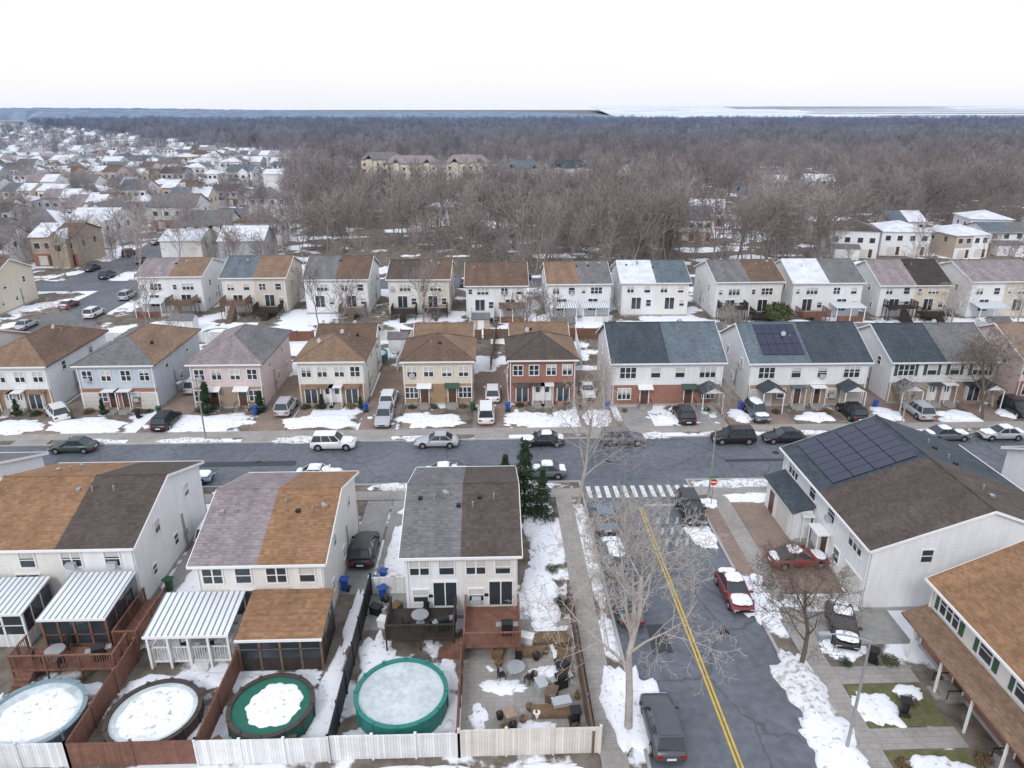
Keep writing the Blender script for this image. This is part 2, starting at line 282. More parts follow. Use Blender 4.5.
# ------------------------------------------------------------------ houses
SHG=M('shutter_green',(.05,.1,.07),.6); BLIND=M('blind',(.55,.53,.5),.7)
def house(name,ox,oy,rot,w,d,he,hr,wl,wr,rl,rr,lower=None,style='gable',units=2,front='std',back='std',solar=0,split=0.,hz=0,var=0):
    E=empty(name,(ox,oy,hz),rot)
    wb=MB(); hw=w/2; xs=split
    def wallhalf(x0,x1,mat,endx):
        wb.box(x0,x1,0,d,-.1,he,mat)
        if style=='gable':
            wb.face([(endx,0,he),(endx,d,he),(endx,d/2,hr-.12)][::(1 if endx>0 else -1)],mat)
    wallhalf(-hw,xs,wl,-hw); wallhalf(xs,hw,wr,hw)
    if lower: wb.box(-hw-.03,hw+.03,-.04,-.001,-.05,2.75,lower)
    wb.box(-hw-.05,hw+.05,-.07,d+.05,-.1,.28,KERB)
    wb.obj('walls',E)
    rb=MB(); ov=.42; os_=.3; t=.16; sl_=(hr-he)/(d/2); ze=he-sl_*ov+.06
    if style=='gable':
        for x0,x1,mt in((-hw-os_,xs,rl),(xs+.004,hw+os_,rr)):
            rb.slab([(x0,-ov,ze),(x1,-ov,ze),(x1,d/2,hr+.06),(x0,d/2,hr+.06)],t,mt)
            rb.slab([(x0,d/2,hr+.06),(x1,d/2,hr+.06),(x1,d+ov,ze),(x0,d+ov,ze)],t,mt)
        rb.tube((-hw-os_,d/2,hr+.07),(xs,d/2,hr+.07),.09,.09,5,rl); rb.tube((xs,d/2,hr+.07),(hw+os_,d/2,hr+.07),.09,.09,5,rr)
    else:
        X0,X1,Y0,Y1=-hw-ov,hw+ov,-ov,d+ov
        if w<=d: a=(0,Y0+(X1-X0)/2,hr); b_=(0,Y1-(X1-X0)/2,hr)
        else: a=(X0+(Y1-Y0)/2,(Y0+Y1)/2,hr); b_=(X1-(Y1-Y0)/2,(Y0+Y1)/2,hr)
        ze=he+.05; c=[(X0,Y0,ze),(X1,Y0,ze),(X1,Y1,ze),(X0,Y1,ze)]
        if w<=d:
            rb.slab([c[0],c[1],a],t,rl); rb.slab([c[1],c[2],b_,a],t,rr); rb.slab([c[2],c[3],b_],t,rr); rb.slab([c[3],c[0],a,b_],t,rl)
        else:
            rb.slab([c[0],c[1],b_,a],t,rl); rb.slab([c[1],c[2],b_],t,rr); rb.slab([c[2],c[3],a,b_],t,rr); rb.slab([c[3],c[0],a],t,rl)
        rb.tube(a,b_,.09,.09,5,rl)
        for p_,q_ in ((c[0],a),(c[1],a if w<=d else b_),(c[2],b_),(c[3],b_ if w<=d else a)): rb.tube(p_,q_,.08,.08,5,rl)
        rb.box(-hw+.02,hw-.02,.02,d-.02,he-.05,he+.1,TRIM)
    rb.obj('roof',E)
    tb=MB()
    tb.box(-hw-os_,hw+os_,-ov-.11,-ov-.004,ze-.17,ze-.01,TRIM); tb.box(-hw-os_,hw+os_,d+ov+.004,d+ov+.11,ze-.17,ze-.01,TRIM)
    if style=='gable':
        for sx in(-1,1):
            X=sx*(hw+os_+.003); X2=X+sx*.06
            for ya,yb in((-ov,d/2),(d+ov,d/2)):
                tb.slab([(X,ya,ze-.02),(X2,ya,ze-.02),(X2,yb,hr+.04),(X,yb,hr+.04)],.2,TRIM)
    for cx_ in (-hw+.15,hw-.15):
        tb.box(cx_-.05,cx_+.05,-.12,-.045,.3,ze-.15,TRIM); tb.box(cx_-.05,cx_+.05,d+.02,d+.1,.3,ze-.15,TRIM)
    for vx in (-hw*.55+R.uniform(-.6,.6),hw*.5+R.uniform(-.6,.6),-hw*.2):
        if style=='hip' and abs(vx)>hw*.5: continue
        vy=d*R.choice((.3,.68,.62)); zr=he+(hr-he)*(1-abs(vy-d/2)/(d/2))
        tb.tube((vx,vy,zr-.1),(vx,vy,zr+.45),.07,.07,8,METAL)
        if R.random()<.6: tb.box(vx+.9,vx+1.2,vy-.2,vy+.1,zr-.15,zr+.25,BLK if R.random()<.5 else METAL)
        if R.random()<.35:
            tb.tube((vx-.8,vy,zr-.1),(vx-.8,vy,zr+.5),.03,.03,6,METAL); tb.tube((vx-.8,vy,zr+.5),(vx-.86,vy-.12,zr+.56),.05,.3,12,GREY)
    tb.obj('trim',E)
    wi=MB(); dr=MB()
    def ob(mb,side,u0,u1,z0,z1,p0,p1,mat):
        if side=='f': mb.box(u0,u1,-p1,-p0,z0,z1,mat)
        elif side=='b': mb.box(u0,u1,d+p0,d+p1,z0,z1,mat)
        elif side=='l': mb.box(-hw-p1,-hw-p0,u0,u1,z0,z1,mat)
        else: mb.box(hw+p0,hw+p1,u0,u1,z0,z1,mat)
    def win(side,u,z,ww,hh,div=1,shut=None,fr=TRIM):
        p=.045 if (lower and side=='f' and z<2.7) else 0.002
        ob(wi,side,u-ww/2,u+ww/2,z,z+hh,p,p+.02,GLASS)
        f=.09
        ob(wi,side,u-ww/2-f,u-ww/2,z-f,z+hh+f,p,p+.08,fr); ob(wi,side,u+ww/2,u+ww/2+f,z-f,z+hh+f,p,p+.08,fr)
        ob(wi,side,u-ww/2,u+ww/2,z-f,z,p,p+.1,fr); ob(wi,side,u-ww/2,u+ww/2,z+hh,z+hh+f,p,p+.08,fr)
        for i in range(1,div): 
            x=u-ww/2+ww*i/div; ob(wi,side,x-.05,x+.05,z,z+hh,p,p+.06,fr)
        ob(wi,side,u-ww/2,u+ww/2,z+hh*.5-.03,z+hh*.5+.03,p+.02,p+.05,fr)
        if R.random()<.6: ob(wi,side,u-ww/2+.02,u+ww/2-.02,z+hh*R.uniform(.3,.75),z+hh-.01,p+.021,p+.03,BLIND)
        if R.random()<.12 and ww<1.4: ob(wi,side,u-.32,u+.32,z+.02,z+.42,p+.09,p+.45,GREY)
        if shut:
            for sx in(-1,1): x=u+sx*(ww/2+.3); ob(wi,side,x-.2,x+.2,z-.05,z+hh+.05,p,p+.05,shut)
    def door(side,u,z,ww,hh,mat=DOORM):
        p=.045 if (lower and side=='f') else .002
        ob(dr,side,u-ww/2,u+ww/2,z,z+hh,p,p+.04,mat); ob(dr,side,u-ww/2-.1,u-ww/2,z,z+hh+.1,p,p+.08,TRIM); ob(dr,side,u+ww/2,u+ww/2+.1,z,z+hh+.1,p,p+.08,TRIM); ob(dr,side,u-ww/2,u+ww/2,z+hh,z+hh+.1,p,p+.08,TRIM)
        if mat==GAR:
            for i in range(1,4): ob(dr,side,u-ww/2,u+ww/2,z+hh*i/4-.015,z+hh*i/4+.015,p+.04,p+.05,KERB)
        elif mat==GLASS: ob(dr,side,u-.04,u+.04,z,z+hh,p+.04,p+.07,TRIM)
        else: ob(dr,side,u-.25,u+.25,z+hh*.55,z+hh*.9,p+.04,p+.05,GLASS)
    us=[-hw/2,hw/2] if units==2 else [0]; uw=w/units
    sh=R.choice([None,None,BLK,DOORM,SHG])
    for u in us:
        s_=1 if u>=0 else -1
        if front=='std':
            if uw<5:
                win('f',u-uw*.24,3.7,1.1,1.25,2); win('f',u+uw*.24,3.7,1.1,1.25,2)
            else:
                win('f',u-s_*uw*.28,3.7,1.1,1.25,1,sh); win('f',u+s_*uw*.22,3.65,1.9,1.35,3,sh)
            v=var
            if v==0:
                door('f',u+s_*uw*.27,.05,1.9 if uw<5 else 2.5,2.1,GAR); door('f',u-s_*uw*.33,.35,.95,2.05); win('f',u-s_*uw*.07,1.1,.9,1.1,1); x=u-s_*uw*.33; pw=.9
            elif v==1:
                door('f',u-s_*uw*.1,.35,.95,2.05); win('f',u+s_*uw*.27,.95,1.5,1.35,3); x=u-s_*uw*.1; pw=.8
            else:
                door('f',u-s_*uw*.36,.35,.95,2.05,TRIM); 
                bx=u+s_*uw*.12; dr.slab([(bx-1.1,-.05,.5),(bx-.7,-.65,.5),(bx+.7,-.65,.5),(bx+1.1,-.05,.5)],.45,lower or wl); dr.slab([(bx-1.2,-.05,2.75),(bx-.8,-.8,2.45),(bx+.8,-.8,2.45),(bx+1.2,-.05,2.75)],.12,rl)
                dr.box(bx-.7,bx+.7,-.62,-.06,.5,2.35,GLASS); dr.box(bx-.78,bx-.7,-.66,-.06,.5,2.35,TRIM); dr.box(bx+.7,bx+.78,-.66,-.06,.5,2.35,TRIM); dr.box(bx-.04,bx+.04,-.66,-.621,.5,2.35,TRIM)
                x=u-s_*uw*.36; pw=.8
            ob(dr,'f',x-.8,x+.8,0,.3,.05,1.3,CONC); ob(dr,'f',x-.5,x+.5,0,.15,1.3,1.7,CONC)
            if v!=1:
                ob(dr,'f',x-pw,x+pw,2.62,2.72,.05,1.1,R.choice((rl,TRIM)))
                for q in(-pw+.15,pw-.15): dr.tube((x+q,-1.0,.3),(x+q,-1.0,2.62),.05,.05,6,TRIM)
            else:
                dr.slab([(x-.9,-.95,2.5),(x+.9,-.95,2.5),(x+.9,-.05,2.85),(x-.9,-.05,2.85)],.06,R.choice((BLK,SHG,TRIM)))
                for q in(-.75,.75): dr.box(x+q-.03,x+q+.03,-1.25,-.1,.9,.95,BLK); dr.tube((x+q,-1.2,.3),(x+q,-1.2,.9),.03,.03,6,BLK)
        if back=='std':
            win('b',u-uw*.24,3.75,1.0,1.15,1); win('b',u+uw*.24,3.75,1.3,1.15,2)
            door('b',u-uw*.2,1.15,1.6,1.95,GLASS); win('b',u+uw*.24,1.5,1.0,1.0,1); ob(wi,'b',u+uw*.02,u+uw*.1,1.9,2.1,.005,.1,BLK)
        if back=='deck':
            k=R.random()
            if k<.5: win('b',u-uw*.26,4.2,1.0,1.1,1); win('b',u+uw*.24,4.2,1.1,1.1,2)
            else: win('b',u-uw*.05,4.2,1.9,1.1,3); win('b',u+uw*.36,4.3,.6,.8,1)
            door('b',u+uw*.05,1.3,1.6,2.0,GLASS); win('b',u-uw*.32,1.8,.8,1.1,1)
    for sd in('l','r'):
        win(sd,d*.25,4.1,.8,1.0); win(sd,d*.7,4.1,.8,1.0); win(sd,d*.5,1.4,.7,.9); win(sd,d*.82,1.4,.6,.8)
        ob(wi,sd,d*.36,d*.38,.2,3.2,.01,.08,METAL); ob(wi,sd,d*.35,d*.39,1.2,1.7,.081,.16,METAL)
    wi.obj('windows',E); dr.obj('doors',E)
    if solar:
        sb=MB(); side=1 if solar>0 else -1; nr,nc=(3,5) if abs(solar)==1 else (4,7)
        for r in range(nr):
            for c in range(nc):
                x0=(.5+c*1.02) if side>0 else (-.4-(c+1)*1.02)
                y0=.8+r*1.62; y1=y0+1.55
                if y1>d/2-.2: continue
                za=he+sl_*y0+.17; zb=he+sl_*y1+.17
                sb.slab([(x0,y0,za),(x0+.97,y0,za),(x0+.97,y1,zb),(x0,y1,zb)],.05,SOLAR)
        sb.obj('solar_panels',E)
    return E
def deck(x0,x1,y0,y1,z,mat,stairs=None,name='wooden_deck'):
    m=MB(); m.box(x0,x1,y0,y1,z-.15,z,mat)
    nx=max(2,int((x1-x0)/1.8)); ny=max(2,int((y1-y0)/1.8))
    for i in range(nx+1):
        x=x0+.06+(x1-x0-.12)*i/nx
        for y in(y0+.06,): m.box(x-.05,x+.05,y-.05,y+.05,-.05,z+1.0,mat)
    for sx in(x0+.06,x1-.06):
        for i in range(1,ny+1):
            y=y0+(y1-y0-.1)*i/ny; m.box(sx-.05,sx+.05,y-.05,y+.05,-.05,z+1.0,mat)
    m.box(x0,x1,y0,y0+.12,z+1.0,z+1.06,mat); m.box(x0,x0+.12,y0+.12,y1,z+1.0,z+1.06,mat); m.box(x1-.12,x1,y0+.12,y1,z+1.0,z+1.06,mat)
    x=x0+.15
    while x<x1-.1: m.box(x,x+.04,y0+.04,y0+.08,z,z+1.0,mat); x+=.16
    y=y0+.15
    while y<y1: m.box(x0+.04,x0+.08,y,y+.04,z,z+1,mat); m.box(x1-.08,x1-.04,y,y+.04,z,z+1,mat); y+=.16
    if stairs:
        sx,dirx=stairs; n=max(2,int(z/.18))
        for i in range(n):
            zz=z-(i+1)*z/(n+1)
            if dirx==0: m.box(sx-.5,sx+.5,y0-.28*(i+1),y0-.28*i-.002,0,zz,mat)
            else: 
                xx=(x1 if dirx>0 else x0)+dirx*.28*i; m.box(xx+.002*dirx,xx+dirx*.28,y0+.1,y0+1.1,0,zz,mat)
    return m.obj(name)
def fence(x0,y0,x1,y1,h,mat,name='fence',posts=2.4):
    L_=math.hypot(x1-x0,y1-y0); a=math.atan2(y1-y0,x1-x0); m=MB(); n=max(1,int(L_/posts))
    for i in range(n):
        xa,xb=L_*i/n+.066,L_*(i+1)/n-.066; dz=R.uniform(-.03,.03); dy=R.uniform(-.015,.015)
        m.box(xa,xb,-.02+dy,.02+dy,.05,h-.08+dz,mat); m.box(xa,xb,-.05+dy,-.021+dy,h-.16+dz,h-.06+dz,mat); m.box(xa,xb,.021+dy,.05+dy,h-.16+dz,h-.06+dz,mat)
    for i in range(n+1):
        x=L_*i/n; m.box(x-.065,x+.065,-.07,.07,-.05,h+.03,mat); m.box(x-.08,x+.08,-.085,.085,h+.031,h+.07,mat)
    return m.obj(name,None,False,(x0,y0,0),a)
H=house
H('semi_detached_house',-66.5,82,0,9,13,5.8,8.2,CREAM,WHITE,R_BR,R_BR,BRO)
H('semi_detached_house',-56.8,81.5,0,8.8,14,5.7,8.0,WHITE,WHITE,R_TN,R_BR,BRO,'hip',var=2)
H('semi_detached_house',-44.5,81.6,0,9,14,5.7,8.0,BLUE,BLUE,R_GR,R_TN,BRK,'hip',var=0)
H('semi_detached_house',-31.6,81.6,0,8.4,13,5.7,8.0,PINK,PINK,R_PK,R_GR,BRT,'hip',var=1)
H('semi_detached_house',-19.3,82.2,0,7.9,8.5,5.7,7.8,IVORY,IVORY,R_TN,R_BR,BRO,'hip',var=2)
H('semi_detached_house',-6.4,81.9,0,8.4,8.5,5.7,7.9,CREAM,CREAM,R_BR,R_TN,BRO,'hip',var=1)
H('semi_detached_house',6.3,82.0,0,8.1,8.5,5.7,7.9,BRK,BRK,R_DB,R_TN,BRK,'hip',var=2)
for x,mt,wm in((-19.3,R_BR,IVORY),(-6.4,R_TN,CREAM),(6.3,R_TN,BRT)):
    H('house_rear_wing',x+.2,90.7,0,7.4,6.2,5.3,6.9,wm,wm,mt,mt,None,'gable',front='none')
H('duplex_house',21.3,80.7,0,13.4,12,5.8,8.8,WHITE,WHITE,R_SL,R_BG,BRK,var=1)
H('duplex_house',38.3,80.2,0,14.4,12,5.8,8.8,WHITE,WHITE,R_BG,R_SL,BRT,solar=-1,var=0)
H('duplex_house',55,80.6,0,12.8,12,5.6,8.4,WHITE,IVORY,R_SL,R_GR,BRT,var=2)
H('duplex_house',71,80.6,0,12.6,12,5.8,8.4,PINK,BEIGE,R_TN,R_BR,BRK,var=1)
H('duplex_house',88,80.6,0,12.6,12,5.8,8.4,WHITE,BEIGE,R_GR,R_BR,BRK)
for cx_ in (21.3,38.3,55):
    for s_ in(-1,1):
        if cx_==21.3 and s_<0: continue
        m=MB(); x=cx_+s_*4.9; m.slab([(x-1.4,77.6,2.75),(x,77.6,3.5),(x,80.1,3.5),(x-1.4,80.1,2.75)],.1,R_SL); m.slab([(x,77.6,3.5),(x+1.4,77.6,2.75),(x+1.4,80.1,2.75),(x,80.1,3.5)],.1,R_SL)
        m.face([(x-1.3,77.7,2.72),(x+1.3,77.7,2.72),(x,77.7,3.4)],TRIM)
        for q in(-1.2,1.2): m.tube((x+q,77.8,0),(x+q,77.8,2.75),.07,.07,8,TRIM)
        m.obj('porch_canopy')
rb_=[(-56.3,126,11,WHITE,WHITE,R_TN,R_PK),(-41.4,125.4,11,BEIGE,IVORY,R_TN,R_BG),(-26.6,123.6,11,WHITE,WHITE,R_BR,R_GR),(-12.2,122.6,10.6,BEIGE,IVORY,R_BR,R_DB),(1.2,121,10.4,WHITE,WHITE,R_BR,R_BR),(15.2,120.8,10.8,WHITE,WHITE,R_GR,R_TN),(28.9,120.4,11.6,IVORY,WHITE,R_BG,R_SN),(44,120,11.4,IVORY,WHITE,R_BR,R_GR),(58,119.4,12,WHITE,WHITE,R_GR,R_SN),(73,118.6,12,CREAM,WHITE,R_DK,R_PK),(88,117.5,12,BEIGE,WHITE,R_PK,R_PK),(103,117,12,WHITE,WHITE,R_GR,R_BR),(-92,125,12,CREAM,BEIGE,R_BR,R_OR),(-106,125,12,CREAM,GREEN,R_BR,R_GR)]
for i,(x,y,w_,wa,wb2,ra,rb2) in enumerate(rb_):
    dy_=R.uniform(-1.0,1.0)
    H('semi_detached_house',x,y+12.5+dy_,pi+R.uniform(-.03,.03),w_,12.5,R.uniform(5.9,6.7),R.uniform(8.3,9.1),wa,wb2,ra,rb2,BRT,back='deck'); y+=dy_-.3
    for s_ in(-1,1):
        k=R.random(); xx=x+s_*w_*.25
        if k<.5: deck(xx-w_*.2,xx+w_*.2,y-R.uniform(2.4,3.6),y-.05,R.choice((1.2,2.4)),R.choice((WOODR,WOODB,WOODD,VINYL)),(xx,0))
        elif k<.85:
            m=MB(); z=2.9; yy=y-3; m.slab([(xx-w_*.22,yy,z-.3),(xx+w_*.22,yy,z-.3),(xx+w_*.22,y-.05,z),(xx-w_*.22,y-.05,z)],.1,R.choice((R_OR,AWN,R_BR,AWN)))
            for q in(-1,0,1): m.box(xx+q*w_*.2-.06,xx+q*w_*.2+.06,yy+.1,yy+.22,0,z-.38,TRIM)
            m.box(xx-w_*.2,xx+w_*.2,yy+.25,yy+.3,0,1,R.choice((WOODR,VINYL))); m.obj('patio_awning')
for x in (-63.5,-50.2,-38,-25.5,-12.9,0,12.6,29.4,46.9,63.2,79,95):
    fence(x,94,x+1.0,112,1.8,R.choice((VINYL,VINYL,WOODB,BLACKF)))
for a in range(-66,100,13): fence(a,108+R.uniform(-.5,.5),a+12.6,108,1.8,R.choice((VINYL,VINYL,WOODR,WOODB)))
def pool(x,y,r,h,rim,cover,wall,snr=.8,rag=.5):
    E=empty('swimming_pool',(x,y,0)); m=MB(); n=36
    P=lambda rr,t,z:(rr*math.cos(t),rr*math.sin(t),z)
    for i in range(n):
        a=2*pi*i/n;b=2*pi*(i+1)/n
        m.face([P(r,a,-.05),P(r,b,-.05),P(r,b,h),P(r,a,h)],wall)
        m.face([P(r+.08,a,h+.02),P(r+.08,b,h+.02),P(r-.18,b,h+.05),P(r-.18,a,h+.05)],rim)
        m.face([P(r+.08,a,h-.08),P(r+.08,b,h-.08),P(r+.08,b,h+.02),P(r+.08,a,h+.02)],rim)
        m.face([P(r-.18,a,h+.05),P(r-.18,b,h+.05),P(r-.2,b,h-.10),P(r-.2,a,h-.10)],rim)
        m.face([P(r-.2,a,h-.10),P(r-.2,b,h-.10),P(r*.75,b,h-.16),P(r*.75,a,h-.16)],cover)
        m.face([P(r*.75,a,h-.16),P(r*.75,b,h-.16),P(.0,b,h-.2),],cover)
        if i%3==0: m.box(r*math.cos(a)-.06,r*math.cos(a)+.06,r*math.sin(a)-.06,r*math.sin(a)+.06,0,h-.09,rim); m.box(r*math.cos(a)-.1,r*math.cos(a)+.1,r*math.sin(a)-.1,r*math.sin(a)+.1,h+.06,h+.1,rim)
    m.obj('shell',E)
    if snr:
        o=snow(.15,.1,r*snr,r*snr,.08,R.random()*3,SNOW,'cover_snow',h-.17,2.0,rag); o.parent=E
    return E
for i in range(34):
    x=R.uniform(-64,92); y=R.uniform(97,116); m=MB(); k=R.random()
    if k<.5:
        w_=R.uniform(1.2,1.9); c=R.choice((WHITE,GREY,TAN,BEIGE,VINYL)); m.box(-w_,w_,-1.2,1.2,0,2.1,c)
        m.slab([(-w_-.15,-1.35,2.05),(w_+.15,-1.35,2.05),(w_+.15,0,2.8),(-w_-.15,0,2.8)],.08,R_GR); m.slab([(-w_-.15,0,2.8),(w_+.15,0,2.8),(w_+.15,1.35,2.05),(-w_-.15,1.35,2.05)],.08,R_GR); m.box(-.5,.5,-1.25,-1.21,.05,1.8,TRIM)
        m.face([(-w_,-1.2,2.1),(-w_,0,2.75),(-w_,1.2,2.1)],c); m.face([(w_,-1.2,2.1),(w_,1.2,2.1),(w_,0,2.75)],c)
        m.obj('garden_shed',None,False,(x,y,0))
    elif k<.7: pool(x,y,2.3,1.1,R.choice((TRIM,DRIM)),R.choice((PCOV,GCOV)),PWALL)
pool(-17.5,99,2.6,1.1,TEAL,PCOV,PWALL,.6)
for i in range(75): snow(R.uniform(-66,96),R.uniform(94,119),R.uniform(1.2,4),R.uniform(1,2.6),.15,R.choice((0,.1,-.1)))
for x in (-50,-37.8,-25.4,-13,0,12.4,29.6,47,63.5): sheet('driveway',x-2.1,x+2.1,74.5,96,.018,DRV)
for i,x in enumerate((-56.8,-44.5,-31.6,-19.3,-6.4,6.3)):
    sheet('front_path',x-3.9,x-2.2,74.5,81.5,.022,DRV)
for x in (17,25.5,33.5,43,50.5,59,67,75): sheet('driveway',x-1.7,x+1.7,74.5,80.5,.022,DRG if R.random()<.5 else DRV)
for x in (-50,-37.8,-25.4,-13,0,12.4,17,25.5,33.5,43,50.5,59): sheet('driveway_apron',x-1.9,x+1.9,71.7,72.9,.10,CONC)
# row D: backs face the camera
H('duplex_house',-45.8,58.5,pi,12,13,5.5,7.8,WHITE,WHITE,R_GR,R_BR,BRK)
H('duplex_house',-31.2,56.3,pi,11.8,12.4,5.5,7.6,WHITE,IVORY,R_DB,R_OR,BRK,split=-.8)
H('duplex_house',-15.85,54.0,pi,8.6,12.4,5.5,7.5,IVORY,IVORY,R_OR,R_PK,BRK)
H('duplex_house',-2.2,54.5,pi,7.8,12.4,5.5,7.4,IVORY,WHITE,R_DB,R_GR,BRT)
H('duplex_house',26.6,49.9,-pi/2,15.8,15.6,5.4,8.3,WHITE,WHITE,R_SL,R_DB,None,solar=-2)
H('duplex_house',28.8,31.2,-pi/2,14.2,11,5.4,8.0,IVORY,IVORY,R_OR,R_OR,BRK,front='std',var=1)
H('duplex_house',53,45.0,0,13,12,5.5,8.2,WHITE,GREY,R_GR,R_SL,BRK)
H('duplex_house',70,45.0,0,13,12,5.5,8.2,WHITE,GREY,R_BR,R_SL,BRK)
m=MB(); m.slab([(27.1,24.3,2.75),(28.75,24.3,3.35),(28.75,38.4,3.35),(27.1,38.4,2.75)],.14,R_TN)
for y in range(25,39,3): m.box(27.25,27.37,y,y+.12,0,2.65,TRIM)
m.obj('porch_roof')
m=MB(); m.box(25.0,26.5,51,57.0,0,2.9,WHITE); m.slab([(24.7,50.7,2.9),(26.55,50.7,3.5),(26.55,57.3,3.5),(24.7,57.3,2.9)],.12,R_SL); m.box(24.95,24.99,52,54.4,.1,2.2,GAR); m.box(24.95,24.99,55.2,56.1,.1,2.1,DOORM); m.obj('garage_extension')
def awning(x0,x1,y0,y1,zb,zf,mat,name='patio_awning',posts=TRIM,walls=None):
    m=MB(); m.slab([(x0,y0,zf),(x1,y0,zf),(x1,y1,zb),(x0,y1,zb)],.12,mat)
    m.box(x0,x1,y0-.08,y0-.004,zf-.16,zf+.01,TRIM)
    n=4
    for i in range(n+1):
        x=x0+.15+(x1-x0-.3)*i/n; m.box(x-.07,x+.07,y0+.1,y0+.24,0,zf-.12,posts)
    if walls:
        m.box(x0+.25,x1-.25,y0+.14,y0+.19,.0,1.0,walls); m.box(x0+.15,x0+.2,y0+.3,y1-.1,0,1.0,walls); m.box(x1-.2,x1-.15,y0+.3,y1-.1,0,1.0,walls)
        m.box(x0+.25,x1-.25,y0+.15,y0+.17,1.0,zf-.13,GLASS); m.box(x1-.19,x1-.17,y0+.3,y1-.1,1,zf-.13,GLASS)
        for q in (.33,.66): m.box(x1-.21,x1-.15,y0+(y1-y0)*q-.05,y0+(y1-y0)*q+.05,1.0,zf-.12,posts)
        m.box(x0+.25,x1-.25,y0+.1,y0+.139,1.7,1.76,posts)
    return m.obj(name)
awning(-16.4,-10.9,37.2,41.4,3.3,2.6,R_OR,'garden_room',WOODB,WOODD)
awning(-22.3,-16.9,37.6,41.4,3.2,2.7,AWN,'patio_awning',TRIM,None)
awning(-29.6,-25.2,39.0,43.5,3.5,3.1,AWN,'sunroom',WOODR,WOODR)
awning(-37,-31.2,40,43.5,3.2,2.8,AWN,'patio_awning',TRIM,VINYL)
deck(-30.4,-23.9,36.8,38.8,1.0,WOODR,(-29.5,0)); deck(-25.0,-23.4,38.9,43.6,1.0,WOODR)
deck(-22.1,-17.1,37.9,41.3,.5,VINYL,(-19,0))
deck(-7.2,-2.6,38.8,41.9,1.1,WOODD,None); deck(-2.0,1.8,37.9,41.9,1.1,WOODR,(-2.4,-1)); 
pool(-5.6,34.0,2.75,1.25,TEAL,PCOV,TEAL,0); pool(-13.2,33.4,2.45,1.1,DRIM,GCOV,GCOV,.7,.45); pool(-20,33.2,2.6,.9,DRIM,PCOV,DRIM,.86,.3); pool(-27,33.3,2.75,.9,PBL,PCOV,PWALL,.8,.35)
fence(-9.2,30.3,-9.1,45,1.8,BLACKF); fence(-16.4,30.3,-16.4,37.4,1.8,WOODR); fence(-23.4,30.3,-23.4,38.5,1.8,WOODR); fence(-23.4,30.3,-16.4,30.3,1.8,WOODR)
fence(-16.4,30.2,-9.2,30.2,1.8,VINYL); fence(-9.2,30.3,-2,30.3,1.8,VINYL); fence(-2,30.3,5.9,30.3,2.0,VINB); fence(5.5,30.3,5.5,44,1.6,WOODB); fence(-34,30.3,-23.4,30.3,1.8,VINYL); fence(-2.1,30.4,-2.1,37.5,1.7,WOODR)
fence(22.5,42.3,28.5,42.3,1.2,VINYL); fence(-9.2,45,-6.2,45,1.6,VINYL); fence(28.9,38.9,40,39.4,1.7,VINYL)
sheet('patio',-2,5.4,30.4,41.8,.02,CONC); sheet('patio',-9.1,-6.1,41,58.8,.02,DRG); sheet('driveway',-11.5,-9.3,45,58.8,.022,DRG); sheet('driveway',-25,-20.4,45,58.8,.022,DRG)
sheet('driveway',21.9,26.4,44,57.5,.02,DRV); sheet('driveway',21.9,28.5,38.5,42,.02,DRG); sheet('pavement_apron',19.1,20.4,44,57.5,.10,DRV); sheet('front_path',21.9,27,30,31.5,.022,CONC); sheet('front_path',21.9,27,35,36.5,.022,CONC)
sheet('lawn',22,26.8,31.6,34.9,.015,GRASS); sheet('lawn',22,26.8,23,29.9,.015,GRASS)
# ------------------------------------------------------------------ snow placement
S=snow
for x,y,rx,ry in ((-46.5,76.8,3.8,2.2),(-54.5,76.5,3,2),(-33,77,4.2,2.4),(-33,72.2,3.2,.6),(-20,77,3.7,1.9),(-7.0,76.9,3.7,2.2),(4.8,77,3.0,2.0),(8.6,77.5,1.4,1.8),(21.3,76.2,2.0,1.3),(-43,72.2,2.5,.6),(-20,72.1,4,.7),(-7,72.1,3,.6),(18,72.0,1.6,.7),(12.5,77,1.6,2.5),(29.3,77,1.2,2),(38,76.5,2,1.5),(47,77,1.6,2),(55,76.5,2,1.5),(62,76.5,1.7,1.5),(-60,76.5,2,2),(25,72.1,2,.5),(35,72.1,3,.5),(48,72.1,2.4,.5)): S(x,y,rx,ry,.3,0,SNOWD if ry<1 else SNOW,'snow_bank',.05)
for x,y,rx,ry in ((-36,61.2,4,.8),(-20,61.2,4.5,.8),(-8,61.3,3,.7),(3,61.3,3,.7),(25,60.9,5,.9),(-36,57.5,3,1),(-6,57,2,1.2),(24.5,58.2,3,.8),(3.8,52.5,1.0,4.3),(3.6,45,1.2,3.4),(4,56.6,1.4,1.6)): S(x,y,rx,ry,.28,0,SNOWD if y>60 else SNOW,'snow_bank')
for y,ry in ((56,2.0),(51,2.6),(45.5,2.4),(40,2.3)): S(7.95,y,.42,ry,.2,0,SNOWD,'snow_bank')
S(8.3,33.8,1.7,3.4,.35,0,SNOW,'snow_bank'); S(19.4,43.8,1.7,3.0,.4,0,SNOW,'snow_bank'); S(19.5,35,1.3,3.0,.35,.06,SNOWD,'snow_bank'); S(19.3,30.5,1.4,2.6,.4,.1,SNOW,'snow_bank'); S(18.8,26,1.6,2.6,.4,0,SNOW,'snow_bank')
for x,y,rx,ry in ((23.6,38,1.5,1.0),(23,33,1.4,1.4),(24.5,28.3,2.0,1.4),(22.9,42.8,2.5,.6),(25.3,43.2,1.0,.6),(17.8,52.6,1.1,2.6),(20,57.2,.8,1),(25.8,34.2,.8,.6)): S(x,y,rx,ry,.2)
